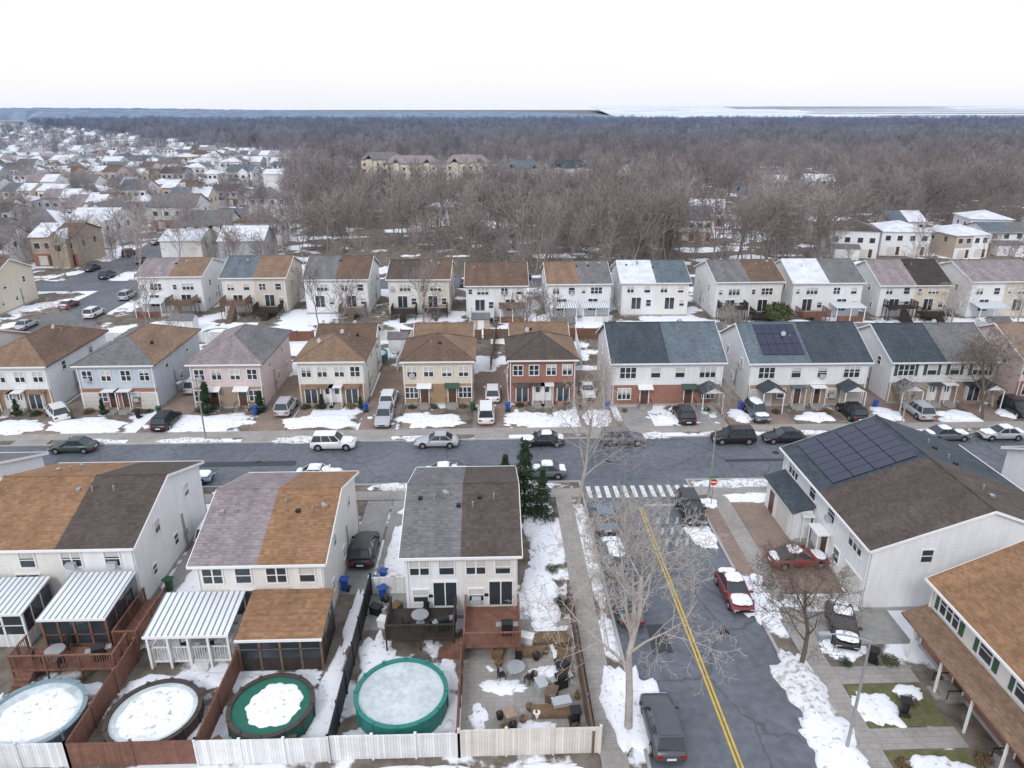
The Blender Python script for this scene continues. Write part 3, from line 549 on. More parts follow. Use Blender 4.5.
for x,y,rx,ry in ((-7.8,37.5,1.1,3.5),(-7.5,31.5,1.5,1.0),(-10.2,35,.9,3.8),(-14.5,31,1.8,.6),(-14,36.1,2.2,.9),(-18,36.6,1.4,.7),(-21.8,36.4,1.4,.8),(-22.3,31.2,1,.6),(-17.4,32,.8,1.4),(-26,36.0,1.8,.6),(-30.3,33,.8,2.6),(-27,30.9,3,.5),(-12.2,36.5,1.2,.8),(-9.9,42,.5,3),(-22.6,48,1.4,4),(-24.2,41,1,2),(-3,36.3,.7,1.6),(.5,35.5,1.4,.7),(3.4,36.5,1.2,.7),(2.2,32.1,1.3,.6),(-1,33,.6,1.0),(4.4,39,.6,1.6),(-7.8,50,.9,5),(3.5,41,.8,1.6),(-4,29.4,3,.4),(-13,29.2,3,.5),(3,29.3,2,.4),(-22,29.2,3,.5),(3.9,48.6,1,1.8)): S(x,y,rx,ry,.14)
for i in range(110):
    x=R.choice((R.uniform(-34,5.3),R.uniform(20,27),R.uniform(-66,66))); y=R.uniform(30.6,41) if x<5.4 and R.random()<.5 else R.choice((R.uniform(74.8,80),R.uniform(59,61.5)))
    if 5.5<x<20 and y<62: continue
    S(x,y,R.uniform(.2,.7),R.uniform(.15,.45),.07,R.uniform(0,3))
# ------------------------------------------------------------------ cars
def car(x,y,ang,col,kind='sedan',snowy=0):
    nm={'sedan':'parked_car','suv':'parked_suv','van':'parked_van'}[kind]
    E=empty(nm,(x,y,.015),ang)
    cm=M('carpaint_%d_%d_%d'%tuple(int(c*100) for c in col),col,.3,.05,1,spec=.6)
    P={'sedan':(4.7,.90,.78,.95,1.45),'suv':(4.75,.95,.95,1.08,1.75),'van':(5.1,.98,1.0,1.15,1.95)}[kind]
    Ln,hw,zh,zb,zr=P; h=Ln/2
    st=[(-h,.80,.38,zh-.18),(-h+.08,.92,.28,zh-.05),(-h+.35,.98,.24,zb-.02),(-h*.3,1,.24,zb),(h*.32,1,.24,zb),(h*.45,1,.24,zb-.03),(h-.45,.97,.24,zh-.08),(h-.1,.88,.28,zh-.2),(h,.74,.38,zh-.32)]
    m=MB(); k=m.mi(cm); ring=[]
    for X,ws,z0,z1 in st:
        wv=hw*ws; r=[(-wv*.88,z0),(-wv,z0+.14),(-wv*1.0,z0+(z1-z0)*.6),(-wv*.95,z1-.06),(-wv*.82,z1),(wv*.82,z1),(wv*.95,z1-.06),(wv,z0+(z1-z0)*.6),(wv,z0+.14),(wv*.88,z0)]
        o=len(m.v); m.v+=[(X,a,b) for a,b in r]; ring.append(o)
    for a,b in zip(ring,ring[1:]):
        for i in range(10):
            j=(i+1)%10; m.f.append((a+i,b+i,b+j,a+j)); m.m.append(k)
    m.f.append(tuple(ring[0]+i for i in range(10))); m.m.append(k); m.f.append(tuple(ring[-1]+9-i for i in range(10))); m.m.append(k)
    m.obj('body',E,True)
    gb={'sedan':(-h*.72,h*.38,-h*.42,h*.05),'suv':(-h*.93,h*.40,-h*.80,h*.12),'van':(-h*.95,h*.62,-h*.88,h*.3)}[kind]
    q=MB(); wb_=hw*.88; wt=hw*.70; b0,b1,t0,t1=gb
    B=[(b0,-wb_,zb-.02),(b1,-wb_,zb-.05),(b1,wb_,zb-.05),(b0,wb_,zb-.02)]; T=[(t0,-wt,zr-.06),(t1,-wt,zr-.06),(t1,wt,zr-.06),(t0,wt,zr-.06)]
    for i in range(4):
        j=(i+1)%4; q.face([B[i],B[j],T[j],T[i]],GLASS)
    q.obj('glass',E)
    q=MB()
    q.slab([(t0-.05,-wt-.03,zr-.02),(t1+.06,-wt-.03,zr-.02),(t1+.06,wt+.03,zr-.02),(t0-.05,wt+.03,zr-.02)],.05,cm)
    q.slab([(t0+.1,-wt+.1,zr),(t1-.1,-wt+.1,zr),(t1-.1,wt-.1,zr),(t0+.1,wt-.1,zr)],.03,cm)
    for i in range(4): q.tube(B[i],T[i],.05,.04,4,cm)
    for f_ in ((.5,) if kind!='suv' else (.36,.7)):
        for s_ in(-1,1):
            a=Vector((b0+(b1-b0)*f_,s_*wb_,zb-.03)); b=Vector((t0+(t1-t0)*f_,s_*wt,zr-.06)); q.tube(a,b,.045,.04,4,cm)
    for s_ in(-1,1):
        q.box(h*.3,h*.3+.16,s_*hw*.93,s_*(hw+.17),zb-.02,zb+.14,cm)
        q.box(h-.22,h-.01,s_*hw*.45,s_*hw*.80,zh-.40,zh-.25,HEADL); q.box(-h-.012,-h+.12,s_*hw*.5,s_*hw*.86,zh-.32,zh-.14,REDL)
    q.box(h-.02,h+.012,-.35,.35,.42,.58,BLK); q.box(-h-.014,-h,-.26,.26,.5,.64,TRIM)
    q.obj('roof_panel_and_trim',E)
    wm=MB(); r=.33 if kind=='sedan' else .37
    for X in(-h*.62,h*.62):
        for s_ in(-1,1):
            wm.tube((X,s_*(hw-.22),r),(X,s_*(hw+.012),r),r,r,18,TYRE); wm.tube((X,s_*(hw-.0),r),(X,s_*(hw+.03),r),r*.62,r*.55,12,HUB)
            wm.tube((X,s_*(hw-.2),r+.03),(X,s_*(hw+.004),r+.03),r*1.17,r*1.17,18,BLK)
    wm.obj('wheels',E)
    if snowy:
        for a0,a1,ww,z in((t0,t1,wt,zr-.01),(b1-.1,h-.25,hw*.8,zb-.1),(-h+.1,b0+.05,hw*.75,zb-.03)):
            if a1-a0<.3: continue
            o=snow((a0+a1)/2,0,(a1-a0)/2*1.02,ww*.98,.13*snowy,0,SNOW,'snow_cover',z,4,.35); o.parent=E
        if snowy>1.2:
            o=snow((b1+t1)/2,0,(b1-t1)/2+.1,wt,.35,0,SNOW,'snow_cover',zb,4,.35); o.parent=E
    return E
BK=(.018,.019,.022);WHc=(.70,.70,.70);SV=(.40,.42,.44);DG=(.05,.07,.065);BL=(.12,.19,.26);RD=(.20,.035,.04);GY=(.12,.13,.145);NV=(.03,.045,.09)
for a in [(-44.3,70.3,pi,DG,'sedan',0),(-16.9,70.2,0,WHc,'suv',.8),(-5.9,70.4,pi,SV,'sedan',0),(5.5,70.3,pi,BK,'sedan',.7),(14.2,70.3,0,GY,'suv',0),(26.3,70.3,pi,BK,'suv',0),(31.9,70.3,pi,BK,'sedan',0),
 (-29.5,63.1,0,BL,'sedan',1),(-16.8,63.1,0,WHc,'sedan',1.6),(-4.3,63.1,0,SV,'sedan',1.4),(5.0,63.1,pi,GY,'sedan',1.3),(-46,63,0,GY,'suv',.6),
 (-37.2,76.7,pi/2,BK,'suv',0),(-51,79.5,2.3,WHc,'suv',0),(-24.6,80.5,pi/2,SV,'suv',0),(-12.6,82.6,pi/2,WHc,'suv',0),(-12.4,77.0,-pi/2,SV,'suv',0),(-.6,77.6,pi/2,WHc,'van',0),(.2,84,pi/2,WHc,'suv',0),(-38,88,pi/2,SV,'suv',.5),(12.2,84.5,-pi/2,WHc,'sedan',.5),(22.5,76.6,pi/2,BK,'suv',0),(31.3,77,-pi/2,GY,'suv',.6),(42.5,76.8,pi/2,BK,'suv',0),(-62,70.2,0,SV,'suv',0),(50.5,77,pi/2,SV,'suv',0),
 (56,70.3,pi,SV,'sedan',1.2),(50,70.3,0,GY,'sedan',.8),(62.5,77,-pi/2,BK,'suv',0),(67,76.5,pi/2,BK,'suv',0),
 (9.8,54.5,pi/2,BL,'sedan',0),(9.7,48.6,pi/2,BL,'suv',.4),(9.7,42.8,pi/2,GY,'sedan',0),(9.7,31.6,pi/2,(.07,.08,.09),'suv',0),(9.7,25,pi/2,SV,'sedan',0),
 (17.7,55.4,-pi/2,BK,'suv',0),(17.9,43.9,-pi/2,RD,'sedan',1.2),(24.3,47.8,.05,RD,'sedan',.3),(24.2,39.9,-pi/2-.3,BK,'sedan',.4),
 (-10.4,50.2,pi/2,BK,'suv',0),(-23.6,53.6,pi/2,WHc,'suv',1.0)]: car(*a)
for i in range(10): car(-69.2 if i%2 else -76.8,80+i*6.2+R.uniform(-1,1),pi/2,R.choice((BK,WHc,SV,GY,BL,RD)),R.choice(('sedan','suv')),R.choice((0,0,1)))
for i in range(14): car(-60+i*11+R.uniform(-2,2),144.2 if i%2 else 150.8,0,R.choice((BK,WHc,SV,GY,NV)),R.choice(('sedan','suv')),R.choice((0,0,1)))
for i in range(12): car(-89 if i%2 else -82,156+i*8+R.uniform(-2,2),pi/2,R.choice((BK,WHc,SV,GY,NV)),R.choice(('sedan','suv')),R.choice((0,0,1)))
# ------------------------------------------------------------------ street furniture
def lamp(x,y,h,ang,arm=2.3):
    m=MB(); m.tube((0,0,0),(0,0,.4),.16,.14,10,METAL); m.tube((0,0,.4),(0,0,h-.5),.1,.06,10,METAL)
    p=Vector((0,0,h-.5))
    for i in range(1,6):
        t=i/5; q=Vector((arm*t,0,h-.5+.55*math.sin(t*pi/2))); m.tube(p,q,.045,.04,8,METAL); p=q
    m.box(arm-.1,arm+.55,-.14,.14,h-.02,h+.1,METAL); m.box(arm+.05,arm+.5,-.1,.1,h-.06,h-.021,TRIM)
    m.obj('street_lamp',None,False,(x,y,0),ang)
lamp(19.8,29.9,8.3,pi); lamp(20.2,58.4,7.6,pi/2+.3,2.0); lamp(-31.2,72.3,7.6,-pi/2-.4,2); lamp(62,72.3,7.6,-pi/2,2); lamp(-66,72.4,7.6,-pi/2)
m=MB(); m.tube((0,0,0),(0,0,2.9),.035,.035,8,METAL); o=[(.38*math.cos(pi/8+i*pi/4),.38*math.sin(pi/8+i*pi/4)) for i in range(8)]
m.face([(a,.06,2.5+b) for a,b in o][::-1],METAL); m.face([(a*1.0,-.05,2.5+b) for a,b in o],TRIM); m.face([(a*.9,-.056,2.5+b*.9) for a,b in o],STOPR); m.box(-.24,.24,-.062,-.058,2.44,2.56,TRIM)
m.box(-.38,.38,-.02,.02,2.93,3.08,M('sign_green',(.02,.2,.08),.5)); m.obj('stop_sign',None,False,(20.0,56.9,0),0)
def bin_(x,y,c):
    m=MB(); m.tube((0,0,0),(0,0,.95),.24,.31,8,c); m.box(-.33,.33,-.3,.36,.951,1.02,c); m.tube((-.3,.3,.12),(.3,.3,.12),.12,.12,8,BLK); m.obj('trash_bin',None,False,(x,y,.02),R.uniform(0,6))
BB=M('bin_blue',(.03,.09,.35),.5); GB=M('bin_green',(.03,.1,.05),.5); 
for x,y in ((-8.2,44.5),(-8.9,45.6),(22.5,26.5),(4.8,32.5),(-24.4,46),(24.6,32.6),(-11.2,45.6),(-49,78.5),(-28,79.5),(-15,80),(2,79.7),(14,79.8),(30,79),(46.5,79),(-41.5,79),(10.8,79.5),(24.8,36.9),(-39.4,79.8),(-2.2,79.9),(-8.4,46.6)): bin_(x,y,R.choice((BB,GB,BLK)))
def table(x,y,z=.02):
    m=MB(); m.tube((0,0,.7),(0,0,.74),.6,.6,16,METAL); m.tube((0,0,0),(0,0,.7),.05,.05,8,METAL); m.tube((0,0,0),(0,0,.03),.3,.3,12,METAL); m.obj('patio_table',None,False,(x,y,z))
    for i in range(3):
        a=i*2.1+x; c=MB(); c.box(-.22,.22,-.22,.22,.42,.46,BLK); c.box(-.22,.22,.2,.24,.46,.9,BLK)
        for q in(-.19,.19):
            for w_ in(-.19,.19): c.box(q-.02,q+.02,w_-.02,w_+.02,0,.42,BLK)
        c.obj('patio_chair',None,False,(x+1.0*math.cos(a),y+1.0*math.sin(a),z),a-pi/2)
table(-5,40.3,1.11); table(1.4,36.4); table(-19.5,39.3,.51); table(-28,37.7,1.01)
def grill(x,y,z=0.02):
    m=MB(); m.box(-.35,.35,-.28,.28,.1,.85,BLK); m.tube((-.38,0,.9),(.38,0,.9),.27,.27,12,BLK); m.box(-.75,-.36,-.22,.22,.8,.84,METAL); m.box(.36,.75,-.22,.22,.8,.84,METAL); m.obj('gas_grill',None,False,(x,y,z),R.uniform(0,.4))
grill(.9,39,1.11); grill(4.2,35.3); grill(-3.4,39.6,1.11); grill(-25.2,37.6,1.01)
for i in range(46):
    x=R.uniform(.2,5.1);y=R.uniform(31.0,41)
    if i>24: x=R.uniform(-24,-10); y=R.uniform(30.8,31.5)
    if i>32: x=R.uniform(-8.9,-6.9); y=R.uniform(41,48)
    m=MB(); c=R.choice((BLK,WOODB,GREY,BRT,TRIM,BROWNLEAF))
    if i%3: m.tube((0,0,0),(0,0,R.uniform(.25,.5)),R.uniform(.15,.22),R.uniform(.2,.3),10,c); m.tube((0,0,.2),(R.uniform(-.1,.1),0,R.uniform(.5,.9)),.12,.03,6,BROWNLEAF); m.obj('plant_pot',None,False,(x,y,.02))
    else: w_=R.uniform(.3,.6); m.box(-w_,w_,-.3,.3,0,.6,c); m.box(-w_-.04,w_+.04,-.34,.34,.601,.66,c); m.obj('storage_box',None,False,(x,y,.02),R.uniform(0,3))
for x,y,w_,d_ in ((3.6,39.6,1.4,.5),(4.6,37.2,.4,1.2),(2.3,38.3,.9,.4),(3.4,33.2,1.2,.4)):
    m=MB(); m.box(-w_,w_,-d_,d_,0,.35,WOODB); m.box(-w_+.08,w_-.08,-d_+.08,d_-.08,.351,.37,BROWNLEAF); m.obj('planter_box',None,False,(x,y,.02))
# ------------------------------------------------------------------ trees
def tree_mesh(seed,h,levels,kids,r0,mat,tw=.012,sides=5,spread=.9,name='tree',trunkfrac=.3,up=.25):
    r=random.Random(seed); m=MB()
    def br(p,d,ln,rad,lv):
        ns=4 if lv<=1 else (3 if lv==2 else 2)
        if lv>=2 and sides<5: ns=1 if lv==levels else 2
        pts=[p.copy()]; rr=[rad]; dd=d.copy()
        for i in range(ns):
            dd=(dd+Vector((r.gauss(0,.13),r.gauss(0,.13),r.gauss(0,.08)+up*.25*(lv>0)))).normalized()
            p=p+dd*(ln/ns); pts.append(p.copy()); rr.append(max(tw,rad*(1-(i+1)/ns*(.55 if lv==0 else .8))))
        n=sides if lv==0 else (4 if lv==1 and sides>4 else 3)
        for i in range(ns): m.tube(pts[i],pts[i+1],rr[i],rr[i+1],n,mat,False)
        if lv>=levels: return
        k=kids[lv]
        for c in range(k):
            t=(trunkfrac+(1-trunkfrac)*(c+.6)/k) if lv==0 else (.25+.75*(c+r.random())/k)
            t=min(t,.999); f=t*ns; i=int(f); q=pts[i].lerp(pts[i+1],f-i); rq=rr[i]+(rr[i+1]-rr[i])*(f-i)
            dr_=(pts[i+1]-pts[i]).normalized()
            a=c*2.4+r.uniform(-.5,.5)+seed; o=dr_.orthogonal().normalized(); o=Matrix.Rotation(a,3,dr_)@o
            sp_=spread*r.uniform(.65,1.15)*(1-.35*t if lv==0 else 1)
            nd=(dr_*math.cos(sp_)+o*math.sin(sp_)).normalized()
            br(q,nd,ln*(r.uniform(.5,.72) if lv==0 else r.uniform(.42,.65))*(1.15-.45*t),max(tw,rq*r.uniform(.45,.62)),lv+1)
    br(Vector((0,0,-.1)),Vector((r.gauss(0,.03),r.gauss(0,.03),1)).normalized(),h*.82,r0,0)
    return m.mesh(name)
def put(name,me,x,y,s=1,rot=0,z=0):
    o=bpy.data.objects.new(name,me); COL.objects.link(o); o.location=(x,y,z); o.scale=(s,s,s); o.rotation_euler[2]=rot; return o
syc=tree_mesh(11,13,5,[9,7,5,4,3],.24,SYC,.010,spread=.95,sides=8,name='sycamore')
put('bare_sycamore_tree',syc,7.8,31.8,1,2.2)
t2=tree_mesh(23,11,5,[8,6,5,4,3],.2,SYC,.009,spread=.9,sides=8,name='street_tree')
put('bare_street_tree',t2,7.9,57.4,.95,1)
t3=tree_mesh(31,8,5,[9,6,5,5,3],.17,BARKB,.009,spread=1.0,sides=7,name='brown_tree')
put('bare_tree',t3,20.1,36.8,1.0,2); put('bare_tree',t3,57.5,75.5,1.15,.4)
for x,y,s,a in ((46.5,73,.5,2.2),(26,73,.5,5),(13.6,79,.5,3),(61,79,.8,3),(65,74,.7,1),(-62,100,.7,2),(-47,105,.5,4),(36,106,.5,1),(71,104,.8,3),(84,108,.7,5),(-72,76,.4,1)): put('bare_tree',t2,x,y,s,a)
put('bare_tree',t3,-58,60,.6,3)
def conifer(seed,h,rad,mat=PINE,name='c'):
    r=random.Random(seed); m=MB(); m.tube((0,0,0),(0,0,h*.9),.13,.03,6,BARKB)
    n=int(2600*h/7)
    for i in range(n):
        z=.35+(h-.4)*r.random()
        rr=rad*(1-(z/h))**.85*(.75+.35*math.sin(z*5+seed)); a=r.uniform(0,2*pi); q=rr*(r.random()**.4)*(1+.25*noise.noise(Vector((math.cos(a)*2,math.sin(a)*2,z))))
        p=Vector((q*math.cos(a),q*math.sin(a),z-q*.25)); d=Vector((math.cos(a),math.sin(a),-.3)); s_=Vector((-math.sin(a),math.cos(a),r.uniform(-.4,.4)))
        L_=r.uniform(.22,.42); w_=r.uniform(.06,.12); m.face([p-s_*w_,p+s_*w_,p+d*L_+Vector((0,0,r.uniform(-.1,.1)))],mat)
    return m.mesh(name)
c1=conifer(3,7.5,2.1,name='spruce'); c2=conifer(9,4,1.2,name='small_spruce')
put('spruce_tree',c1,2.9,56.6,.95,0); put('spruce_tree',c1,1.2,57.6,.7,2); put('spruce_tree',c1,4.4,55.4,.65,4)
for x,y,s in ((-33.8,80.2,1),(-27.6,80.3,.7),(-20.4,80.9,.5),(-56,80,.55),(-46,80,.5),(66,77,.8),(-15.8,81,.4)): put('spruce_tree',c2,x,y,s,x)
def shrubm(seed,mat,n=700):
    r=random.Random(seed); m=MB()
    for i in range(n):
        v=Vector((r.gauss(0,1),r.gauss(0,1),abs(r.gauss(0,1)))).normalized()*(r.random()**.35)*(1+.3*noise.noise(Vector((r.random()*3,seed,0)))); v.z*=.9
        a=Vector((r.gauss(0,1),r.gauss(0,1),r.gauss(0,1))).normalized(); b=v.cross(a).normalized() if v.length>0 else a
        s_=r.uniform(.06,.13); m.face([v+a*s_,v+b*s_,v-a*s_*.6],mat)
    return m.mesh('shrub')
sh=[shrubm(1,SHRUB),shrubm(2,BROWNLEAF),shrubm(3,PINE)]
put('round_evergreen_tree',shrubm(5,SHRUB,2600),48.5,116.0,2.6,0,1.2)
for i,(x,y,s) in enumerate([(-48,80.6,.7),(-42,80.5,.6),(-40.9,80.6,.5),(-35,80.6,.6),(-30,80.6,.7),(-22.5,81.2,.7),(-21,81.2,.6),(-17,81.2,.7),(-9.6,80.9,.6),(-7,80.9,.6),(-3.4,80.9,.6),(3.5,81,.6),(9.5,81,.6),(16,79,.5),(26,79,.5),(34,78,.6),(40,78,.7),(52,78,.6),(27.2,27,.7),(27.2,29,.6),(25.6,26.3,1.1),(24.8,24.6,.9),(22.6,29,.5),(4.9,43.5,.6),(4.6,47.5,.6),(-58.5,80,.8),(-54,80.2,.7),(26,36.8,.6),(25.4,33.4,.55),(23,36.8,.5)]): put('shrub',sh[i%3],x,y,s,i)
# ------------------------------------------------------------------ woods: face-instanced trees
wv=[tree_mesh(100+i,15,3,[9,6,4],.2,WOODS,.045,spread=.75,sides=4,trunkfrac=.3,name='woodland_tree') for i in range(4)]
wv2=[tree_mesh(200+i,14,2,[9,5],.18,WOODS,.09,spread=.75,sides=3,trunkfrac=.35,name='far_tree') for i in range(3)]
def instancer(name,mesh,pts,childname):
    m=MB(); mt=MATS['snow']
    for x,y,z,s,a in pts:
        c,sn_=math.cos(a)*s*.5,math.sin(a)*s*.5
        m.face([(x-c+sn_,y-sn_-c,z),(x+c+sn_,y+sn_-c,z),(x+c-sn_,y+sn_+c,z),(x-c-sn_,y-sn_+c,z)],mt)
    o=m.obj(name); o.instance_type='FACES'; o.use_instance_faces_scale=True; o.show_instancer_for_render=False; o.show_instancer_for_viewport=False
    ch=bpy.data.objects.new(childname,mesh); COL.objects.link(ch); ch.parent=o
    return o
def bound(y):
    pts=[(150,-44),(200,-52),(290,-75),(480,-120),(655,-250),(1000,-500),(1500,-850),(4000,-2500)]
    for (a,b),(c,d) in zip(pts,pts[1:]):
        if y<=c: return b+(d-b)*(y-a)/(c-a)
    return -2500
clear=[(-60,50,330,400),(60,78,200,232),(78,150,150,195),(48,70,165,200),(120,180,195,215),(-25,12,215,235),(80,130,235,262),(100,160,290,330)]
def ok(x,y):
    if x<bound(y)+R.gauss(0,4): return False
    for a,b,c,d in clear:
        if a+R.gauss(0,2)<x<b+R.gauss(0,2) and c<y<d: return False
    if noise.noise(Vector((x*.022,y*.022,2)))>.3: return False
    return True
P_=[[] for _ in wv]; cnt=0
while cnt<2300:
    y=157+(620-157)*R.random()**1.15; x=R.uniform(-.8*y,.85*y+20)
    if not ok(x,y): continue
    sc_=R.uniform(.55,1.08)*(.62 if (-60<x<50 and 265<y<330) else 1)
    P_[R.randrange(4)].append((x,y,0,sc_,R.uniform(0,6.28))); cnt+=1
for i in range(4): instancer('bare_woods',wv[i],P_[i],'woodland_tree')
ug=tree_mesh(400,4,2,[12,6],.05,WOODS,.035,spread=1.1,sides=3,trunkfrac=.05,name='undergrowth_shrub')
P_=[]
while len(P_)<800:
    y=157+200*R.random(); x=R.uniform(-.5*y,.75*y)
    if ok(x,y): P_.append((x,y,0,R.uniform(.6,1.5),R.uniform(0,6)))
instancer('undergrowth',ug,P_,'undergrowth_shrub')
def clump(seed):
    r=random.Random(seed); m=MB(); m.mi(WOODS)
    for i in range(20):
        src=wv2[r.randrange(3)]; s=r.uniform(.7,1.2); a=r.uniform(0,6.28); ox=r.uniform(-24,24); oy=r.uniform(-24,24); c,s2=math.cos(a)*s,math.sin(a)*s
        o=len(m.v)
        for v in src.vertices: m.v.append((v.co.x*c-v.co.y*s2+ox,v.co.x*s2+v.co.y*c+oy,v.co.z*s))
        for f in src.polygons: m.f.append(tuple(o+k for k in f.vertices)); m.m.append(0)
    return m.mesh('tree_clump')
cl=[clump(i) for i in range(3)]
P_=[[],[],[]]; y=610
while y<1750:
    x=max(bound(y)+10,-.8*y)
    while x<.8*y:
        if R.random()<.95: P_[R.randrange(3)].append((x+R.uniform(-10,10),y+R.uniform(-10,10),0,R.uniform(.72,1.12),R.uniform(0,6.28)))
        x+=40
    y+=36 if y<1000 else 55
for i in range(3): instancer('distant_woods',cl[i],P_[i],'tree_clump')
m=MB(); k=m.mi(WOODS); nx,ny=420,90; X0,X1,Y0,Y1=-3200,3200,1650,4200
def hill(x,y):
    hh=0
    if x<0: hh+=20*math.exp(-((x+1500)/900)**2-((y-2700)/900)**2)
    return hh+6*max(0,min(1,(y-2000)/1500))
cl01=lambda t:max(0,min(1,t))
for j in range(ny+1):
    y=Y0+(Y1-Y0)*j/ny
    for i in range(nx+1):
        x=X0+(X1-X0)*i/nx
        z=10+hill(x,y)+4.5*noise.noise(Vector((x*.03,y*.03,0)))+4*noise.noise(Vector((x*.09,y*.09,5)))
        if j==0: z=-2
        if x<bound(y)*.9-100 and y<2300: z=-2
        fd=cl01((x-150)/600)*cl01((y-2000)/500); z=z*(1-fd)-3*fd
        m.v.append((x,y,z))
for j in range(ny):
    for i in range(nx):
        a=j*(nx+1)+i; m.f.append((a,a+1,a+nx+2,a+nx+1)); m.m.append(k)
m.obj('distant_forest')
FL=M('flats_snow',(.60,.64,.70),.9,.35,.003,world=True); FLB=M('flats_reed',(.34,.35,.39),.9,.3,.004,world=True)
m=MB(); m.slab([(450,2600,1),(9000,2900,1),(9000,9000,66),(1200,9000,56)],3,FL); m.obj('snowy_hills')
m=MB()
for i in range(9):
    y=2900+i*560; zz=1+(y-2650)/6350*58+3; x0=700+R.uniform(0,900)+i*120; m.slab([(x0,y,zz),(x0+R.uniform(900,3000),y+60,zz+2),(x0+R.uniform(900,3000),y+160,zz+3),(x0+100,y+120,zz+2)],2,FLB)
m.obj('reed_banks')
# ------------------------------------------------------------------ distant houses (shared meshes)
def simple_house(seed,far=False):
    r=random.Random(seed); m=MB(); w=r.uniform(8.5,12.5); d=r.uniform(9,12); he=r.uniform(5.2,6.7); hr=he+r.uniform(1.6,2.8)
    wc=r.choice((WHITE,WHITE,WHITE,WHITE,IVORY,BEIGE,CREAM,TAN,GREY,PINK)); wc2=r.choice((wc,wc,WHITE)); ra=r.choice((R_BR,R_GR,R_GR,R_PK,R_BG,R_DB,R_SN,R_SN)); rb2=r.choice((ra,R_SN,R_GR,R_BR))
    if far:  # distant haze painted into the wall and roof colours: paler, greyer, bluer
        wc=M('hazy_wall_%d'%(seed%4),[(.72,.74,.77),(.66,.66,.68),(.60,.58,.58),(.70,.70,.70)][seed%4],.8); wc2=M('hazy_wall_0',(.72,.74,.77),.8)
        ra=M('hazy_roof_%d'%(seed%5),[(.24,.25,.29),(.28,.25,.25),(.34,.33,.36),(.60,.63,.69),(.62,.65,.70)][seed%5],.9); rb2=M('hazy_roof_%d'%((seed*3+1)%5),[(.24,.25,.29),(.28,.25,.25),(.34,.33,.36),(.60,.63,.69),(.62,.65,.70)][(seed*3+1)%5],.9)
    m.box(-w/2,0,0,d,0,he,wc); m.box(0,w/2,0,d,0,he,wc2); m.box(-w/2-.03,w/2+.03,-.04,-.002,0,2.6,wc if far else r.choice((BRT,BRK,wc,WHITE)))
    if seed%3==0:
        X0,X1,Y0,Y1=-w/2-.4,w/2+.4,-.4,d+.4; q=(Y1-Y0)/2; 
        if X1-X0<=Y1-Y0: q=(X1-X0)/2-.01
        a=(X0+q,(Y0+Y1)/2,hr);b=(X1-q,(Y0+Y1)/2,hr)
        m.slab([(X0,Y0,he),(X1,Y0,he),b,a],.12,ra); m.slab([(X1,Y0,he),(X1,Y1,he),b],.12,rb2); m.slab([(X1,Y1,he),(X0,Y1,he),a,b],.12,rb2); m.slab([(X0,Y1,he),(X0,Y0,he),a],.12,ra)
    else:
        for sx,q in((-1,wc),(1,wc2)): m.face([(sx*w/2,0,he),(sx*w/2,d,he),(sx*w/2,d/2,hr-.1)],q)
        for a,b,mt in((-w/2-.3,0,ra),(.004,w/2+.3,rb2)):
            m.slab([(a,-.4,he-.15),(b,-.4,he-.15),(b,d/2,hr),(a,d/2,hr)],.15,mt); m.slab([(a,d/2,hr),(b,d/2,hr),(b,d+.4,he-.15),(a,d+.4,he-.15)],.15,mt)
    if seed%4==1:
        u=w*.2; m.box(u-1.8,u+1.8,-1.6,-.05,0,he-.3,wc2); m.face([(u-1.8,-1.6,he-.3),(u+1.8,-1.6,he-.3),(u,-1.6,he+1.1)],wc2)
        m.slab([(u-2,-1.8,he-.35),(u,-1.8,he+1.25),(u,d*.3,he+1.25),(u-2,d*.3,he-.35)],.12,ra); m.slab([(u,-1.8,he+1.25),(u+2,-1.8,he-.35),(u+2,d*.3,he-.35),(u,d*.3,he+1.25)],.12,ra); m.box(u-.6,u+.6,-1.67,-1.605,3.5,4.7,GLASS)
    if seed%5==2: m.box(-w*.4,w*.1,-3,-.05,0,2.7,wc); m.slab([(-w*.42,-3.2,2.7),(w*.12,-3.2,2.7),(w*.12,-.06,3.3),(-w*.42,-.06,3.3)],.1,rb2)
    for u in(-w/4,w/4):
        for du in(-w*.12,w*.12):
            m.box(u+du-.6,u+du+.6,-.07,-.051,3.7,4.9,GLASS); m.box(u+du-.7,u+du+.7,-.05,-.002,3.6,5.0,TRIM)
        m.box(u-1.2,u+.6,-.1,-.05,.2,2.2,GAR); m.box(u+.9,u+1.7,-.1,-.05,.2,2.2,DOORM)
    for y in (d*.3,d*.7):
        for sx in(-1,1): m.box(sx*w/2,sx*(w/2+.05),y-.45,y+.45,3.8,4.9,GLASS)
    return m.mesh('row_house')
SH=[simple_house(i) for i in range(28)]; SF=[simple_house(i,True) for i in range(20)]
rows=[167,192,222,247,285,312,345,372,405,432,468,498,535,565,605,640,690,740,800,860,930,1000,1080,1170,1270]
for ri,y in enumerate(rows):
    x=bound(y)-10; ph=R.uniform(0,6); wl_=R.uniform(60,120); am=0 if y<230 else R.uniform(4,11); gp=R.uniform(12,15)
    while x>-.78*y-25:
        yy=y+am*math.sin(x/wl_+ph); sl2=am/wl_*math.cos(x/wl_+ph)
        if not(-93<x<-78 and y<425) and R.random()<(.93 if y<600 else .6):
            k=R.random(); rot=math.atan(sl2)+(0 if k<.75 else (pi/2 if k<.82 else pi))
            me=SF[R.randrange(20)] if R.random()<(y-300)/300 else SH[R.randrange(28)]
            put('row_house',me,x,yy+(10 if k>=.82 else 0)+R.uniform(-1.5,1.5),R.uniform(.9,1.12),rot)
        x-=gp*R.uniform(.92,1.25)*(1 if y<600 else 1.5)
P_=[[],[]]
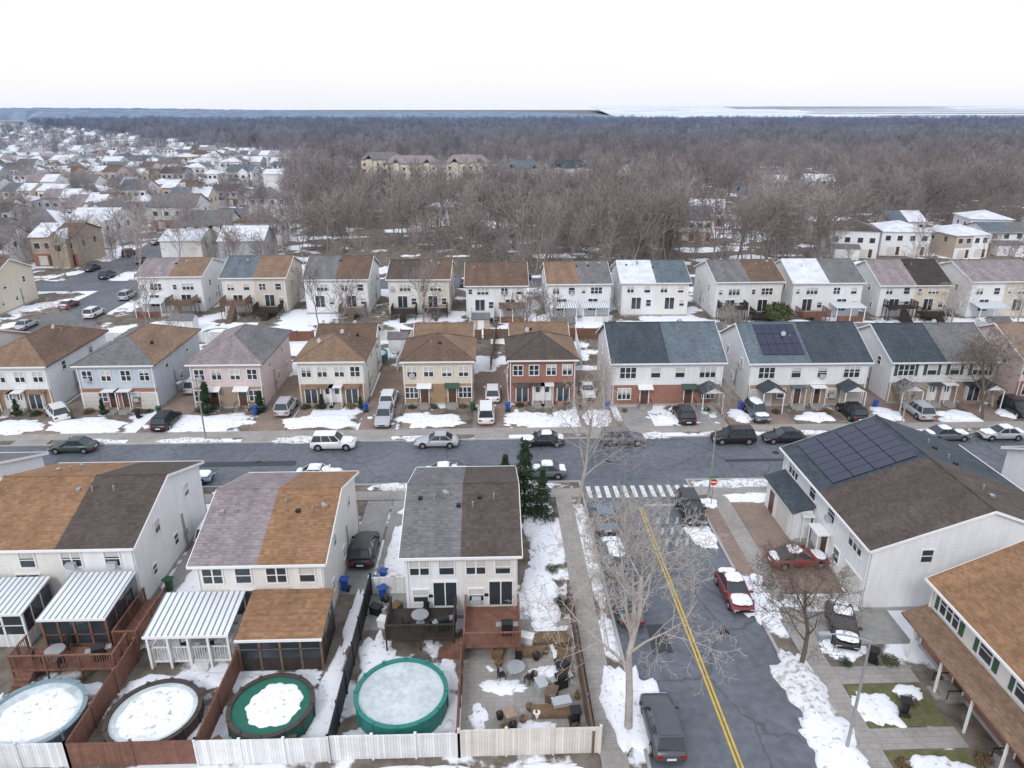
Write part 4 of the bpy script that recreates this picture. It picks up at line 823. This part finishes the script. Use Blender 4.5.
for i in range(900):
    y=155+1200*R.random()**1.2; x=R.uniform(-.8*y,bound(y)); P_[i%2].append((x,y,0,R.uniform(.35,.8),R.uniform(0,6)))
for i in range(2): instancer('scattered_trees',wv[i],P_[i],'woodland_tree')
P_=[[]]
for i in range(34):
    P_[0].append((R.uniform(-66,110),R.choice((R.uniform(97,117),R.uniform(139,142),R.uniform(153,157))),0,R.uniform(.35,.7),R.uniform(0,6)))
instancer('yard_trees',wv[2],P_[0],'woodland_tree')
def block(x,y,w,h,wm,rm,name='apartment_building'):
    m=MB(); m.box(-w/2,w/2,0,12,0,h,wm); n=int(w/3.2)
    for f in range(int(h/2.9)):
        for i in range(n):
            u=-w/2+w*(i+.5)/n; m.box(u-.5,u+.5,-.06,-.002,f*2.9+1,f*2.9+2.3,GLASS)
    m.slab([(-w/2-.5,-.5,h),(w/2+.5,-.5,h),(w/2-3,6,h+3.2),(-w/2+3,6,h+3.2)],.2,rm); m.slab([(-w/2+3,6,h+3.2),(w/2-3,6,h+3.2),(w/2+.5,12.5,h),(-w/2-.5,12.5,h)],.2,rm)
    m.slab([(-w/2-.5,-.5,h),(-w/2+3,6,h+3.2),(-w/2-.5,12.5,h)],.2,rm); m.slab([(w/2+.5,-.5,h),(w/2+.5,12.5,h),(w/2-3,6,h+3.2)],.2,rm)
    for u in (-w*.3,w*.3): m.slab([(u-1.8,-1.2,h),(u,-1.2,h+2),(u,3,h+2),(u-1.8,3,h)],.15,rm); m.slab([(u,-1.2,h+2),(u+1.8,-1.2,h),(u+1.8,3,h),(u,3,h+2)],.15,rm); m.box(u-1.5,u+1.5,-1,-.07,0,h,wm)
    m.obj(name,None,False,(x,y,0))
APW=M('apartment_wall',(.66,.60,.50),.8,.06,1)
block(-36,352,24,10,APW,R_PK); block(-10,356,20,10,APW,R_PK); block(16,345,18,8,GREY,R_BG); block(38,350,18,8,WHITE,R_SL); block(-54,380,20,10,APW,R_GR); block(64,372,18,8,APW,R_BG)
for x,y in ((66,222),(88,172),(102,174),(116,170),(130,176),(92,190),(112,192),(135,192),(56,196),(150,182),(165,200),(92,250),(110,252),(120,305),(140,310),(-15,226)): put('row_house',SH[R.randrange(28)],x,y,1,R.uniform(-.3,.3))
for i in range(45): 
    a,b,c,d=R.choice(clear[1:]); S(R.uniform(a,b),R.uniform(c,d),R.uniform(3,8),R.uniform(2,5),.2)
for i in range(24):
    y=R.uniform(156,330); S(R.uniform(bound(y),.7*y),y,R.uniform(2,7),R.uniform(1,3),.15)
S(110,158,30,5,.2); S(140,205,22,7,.2)
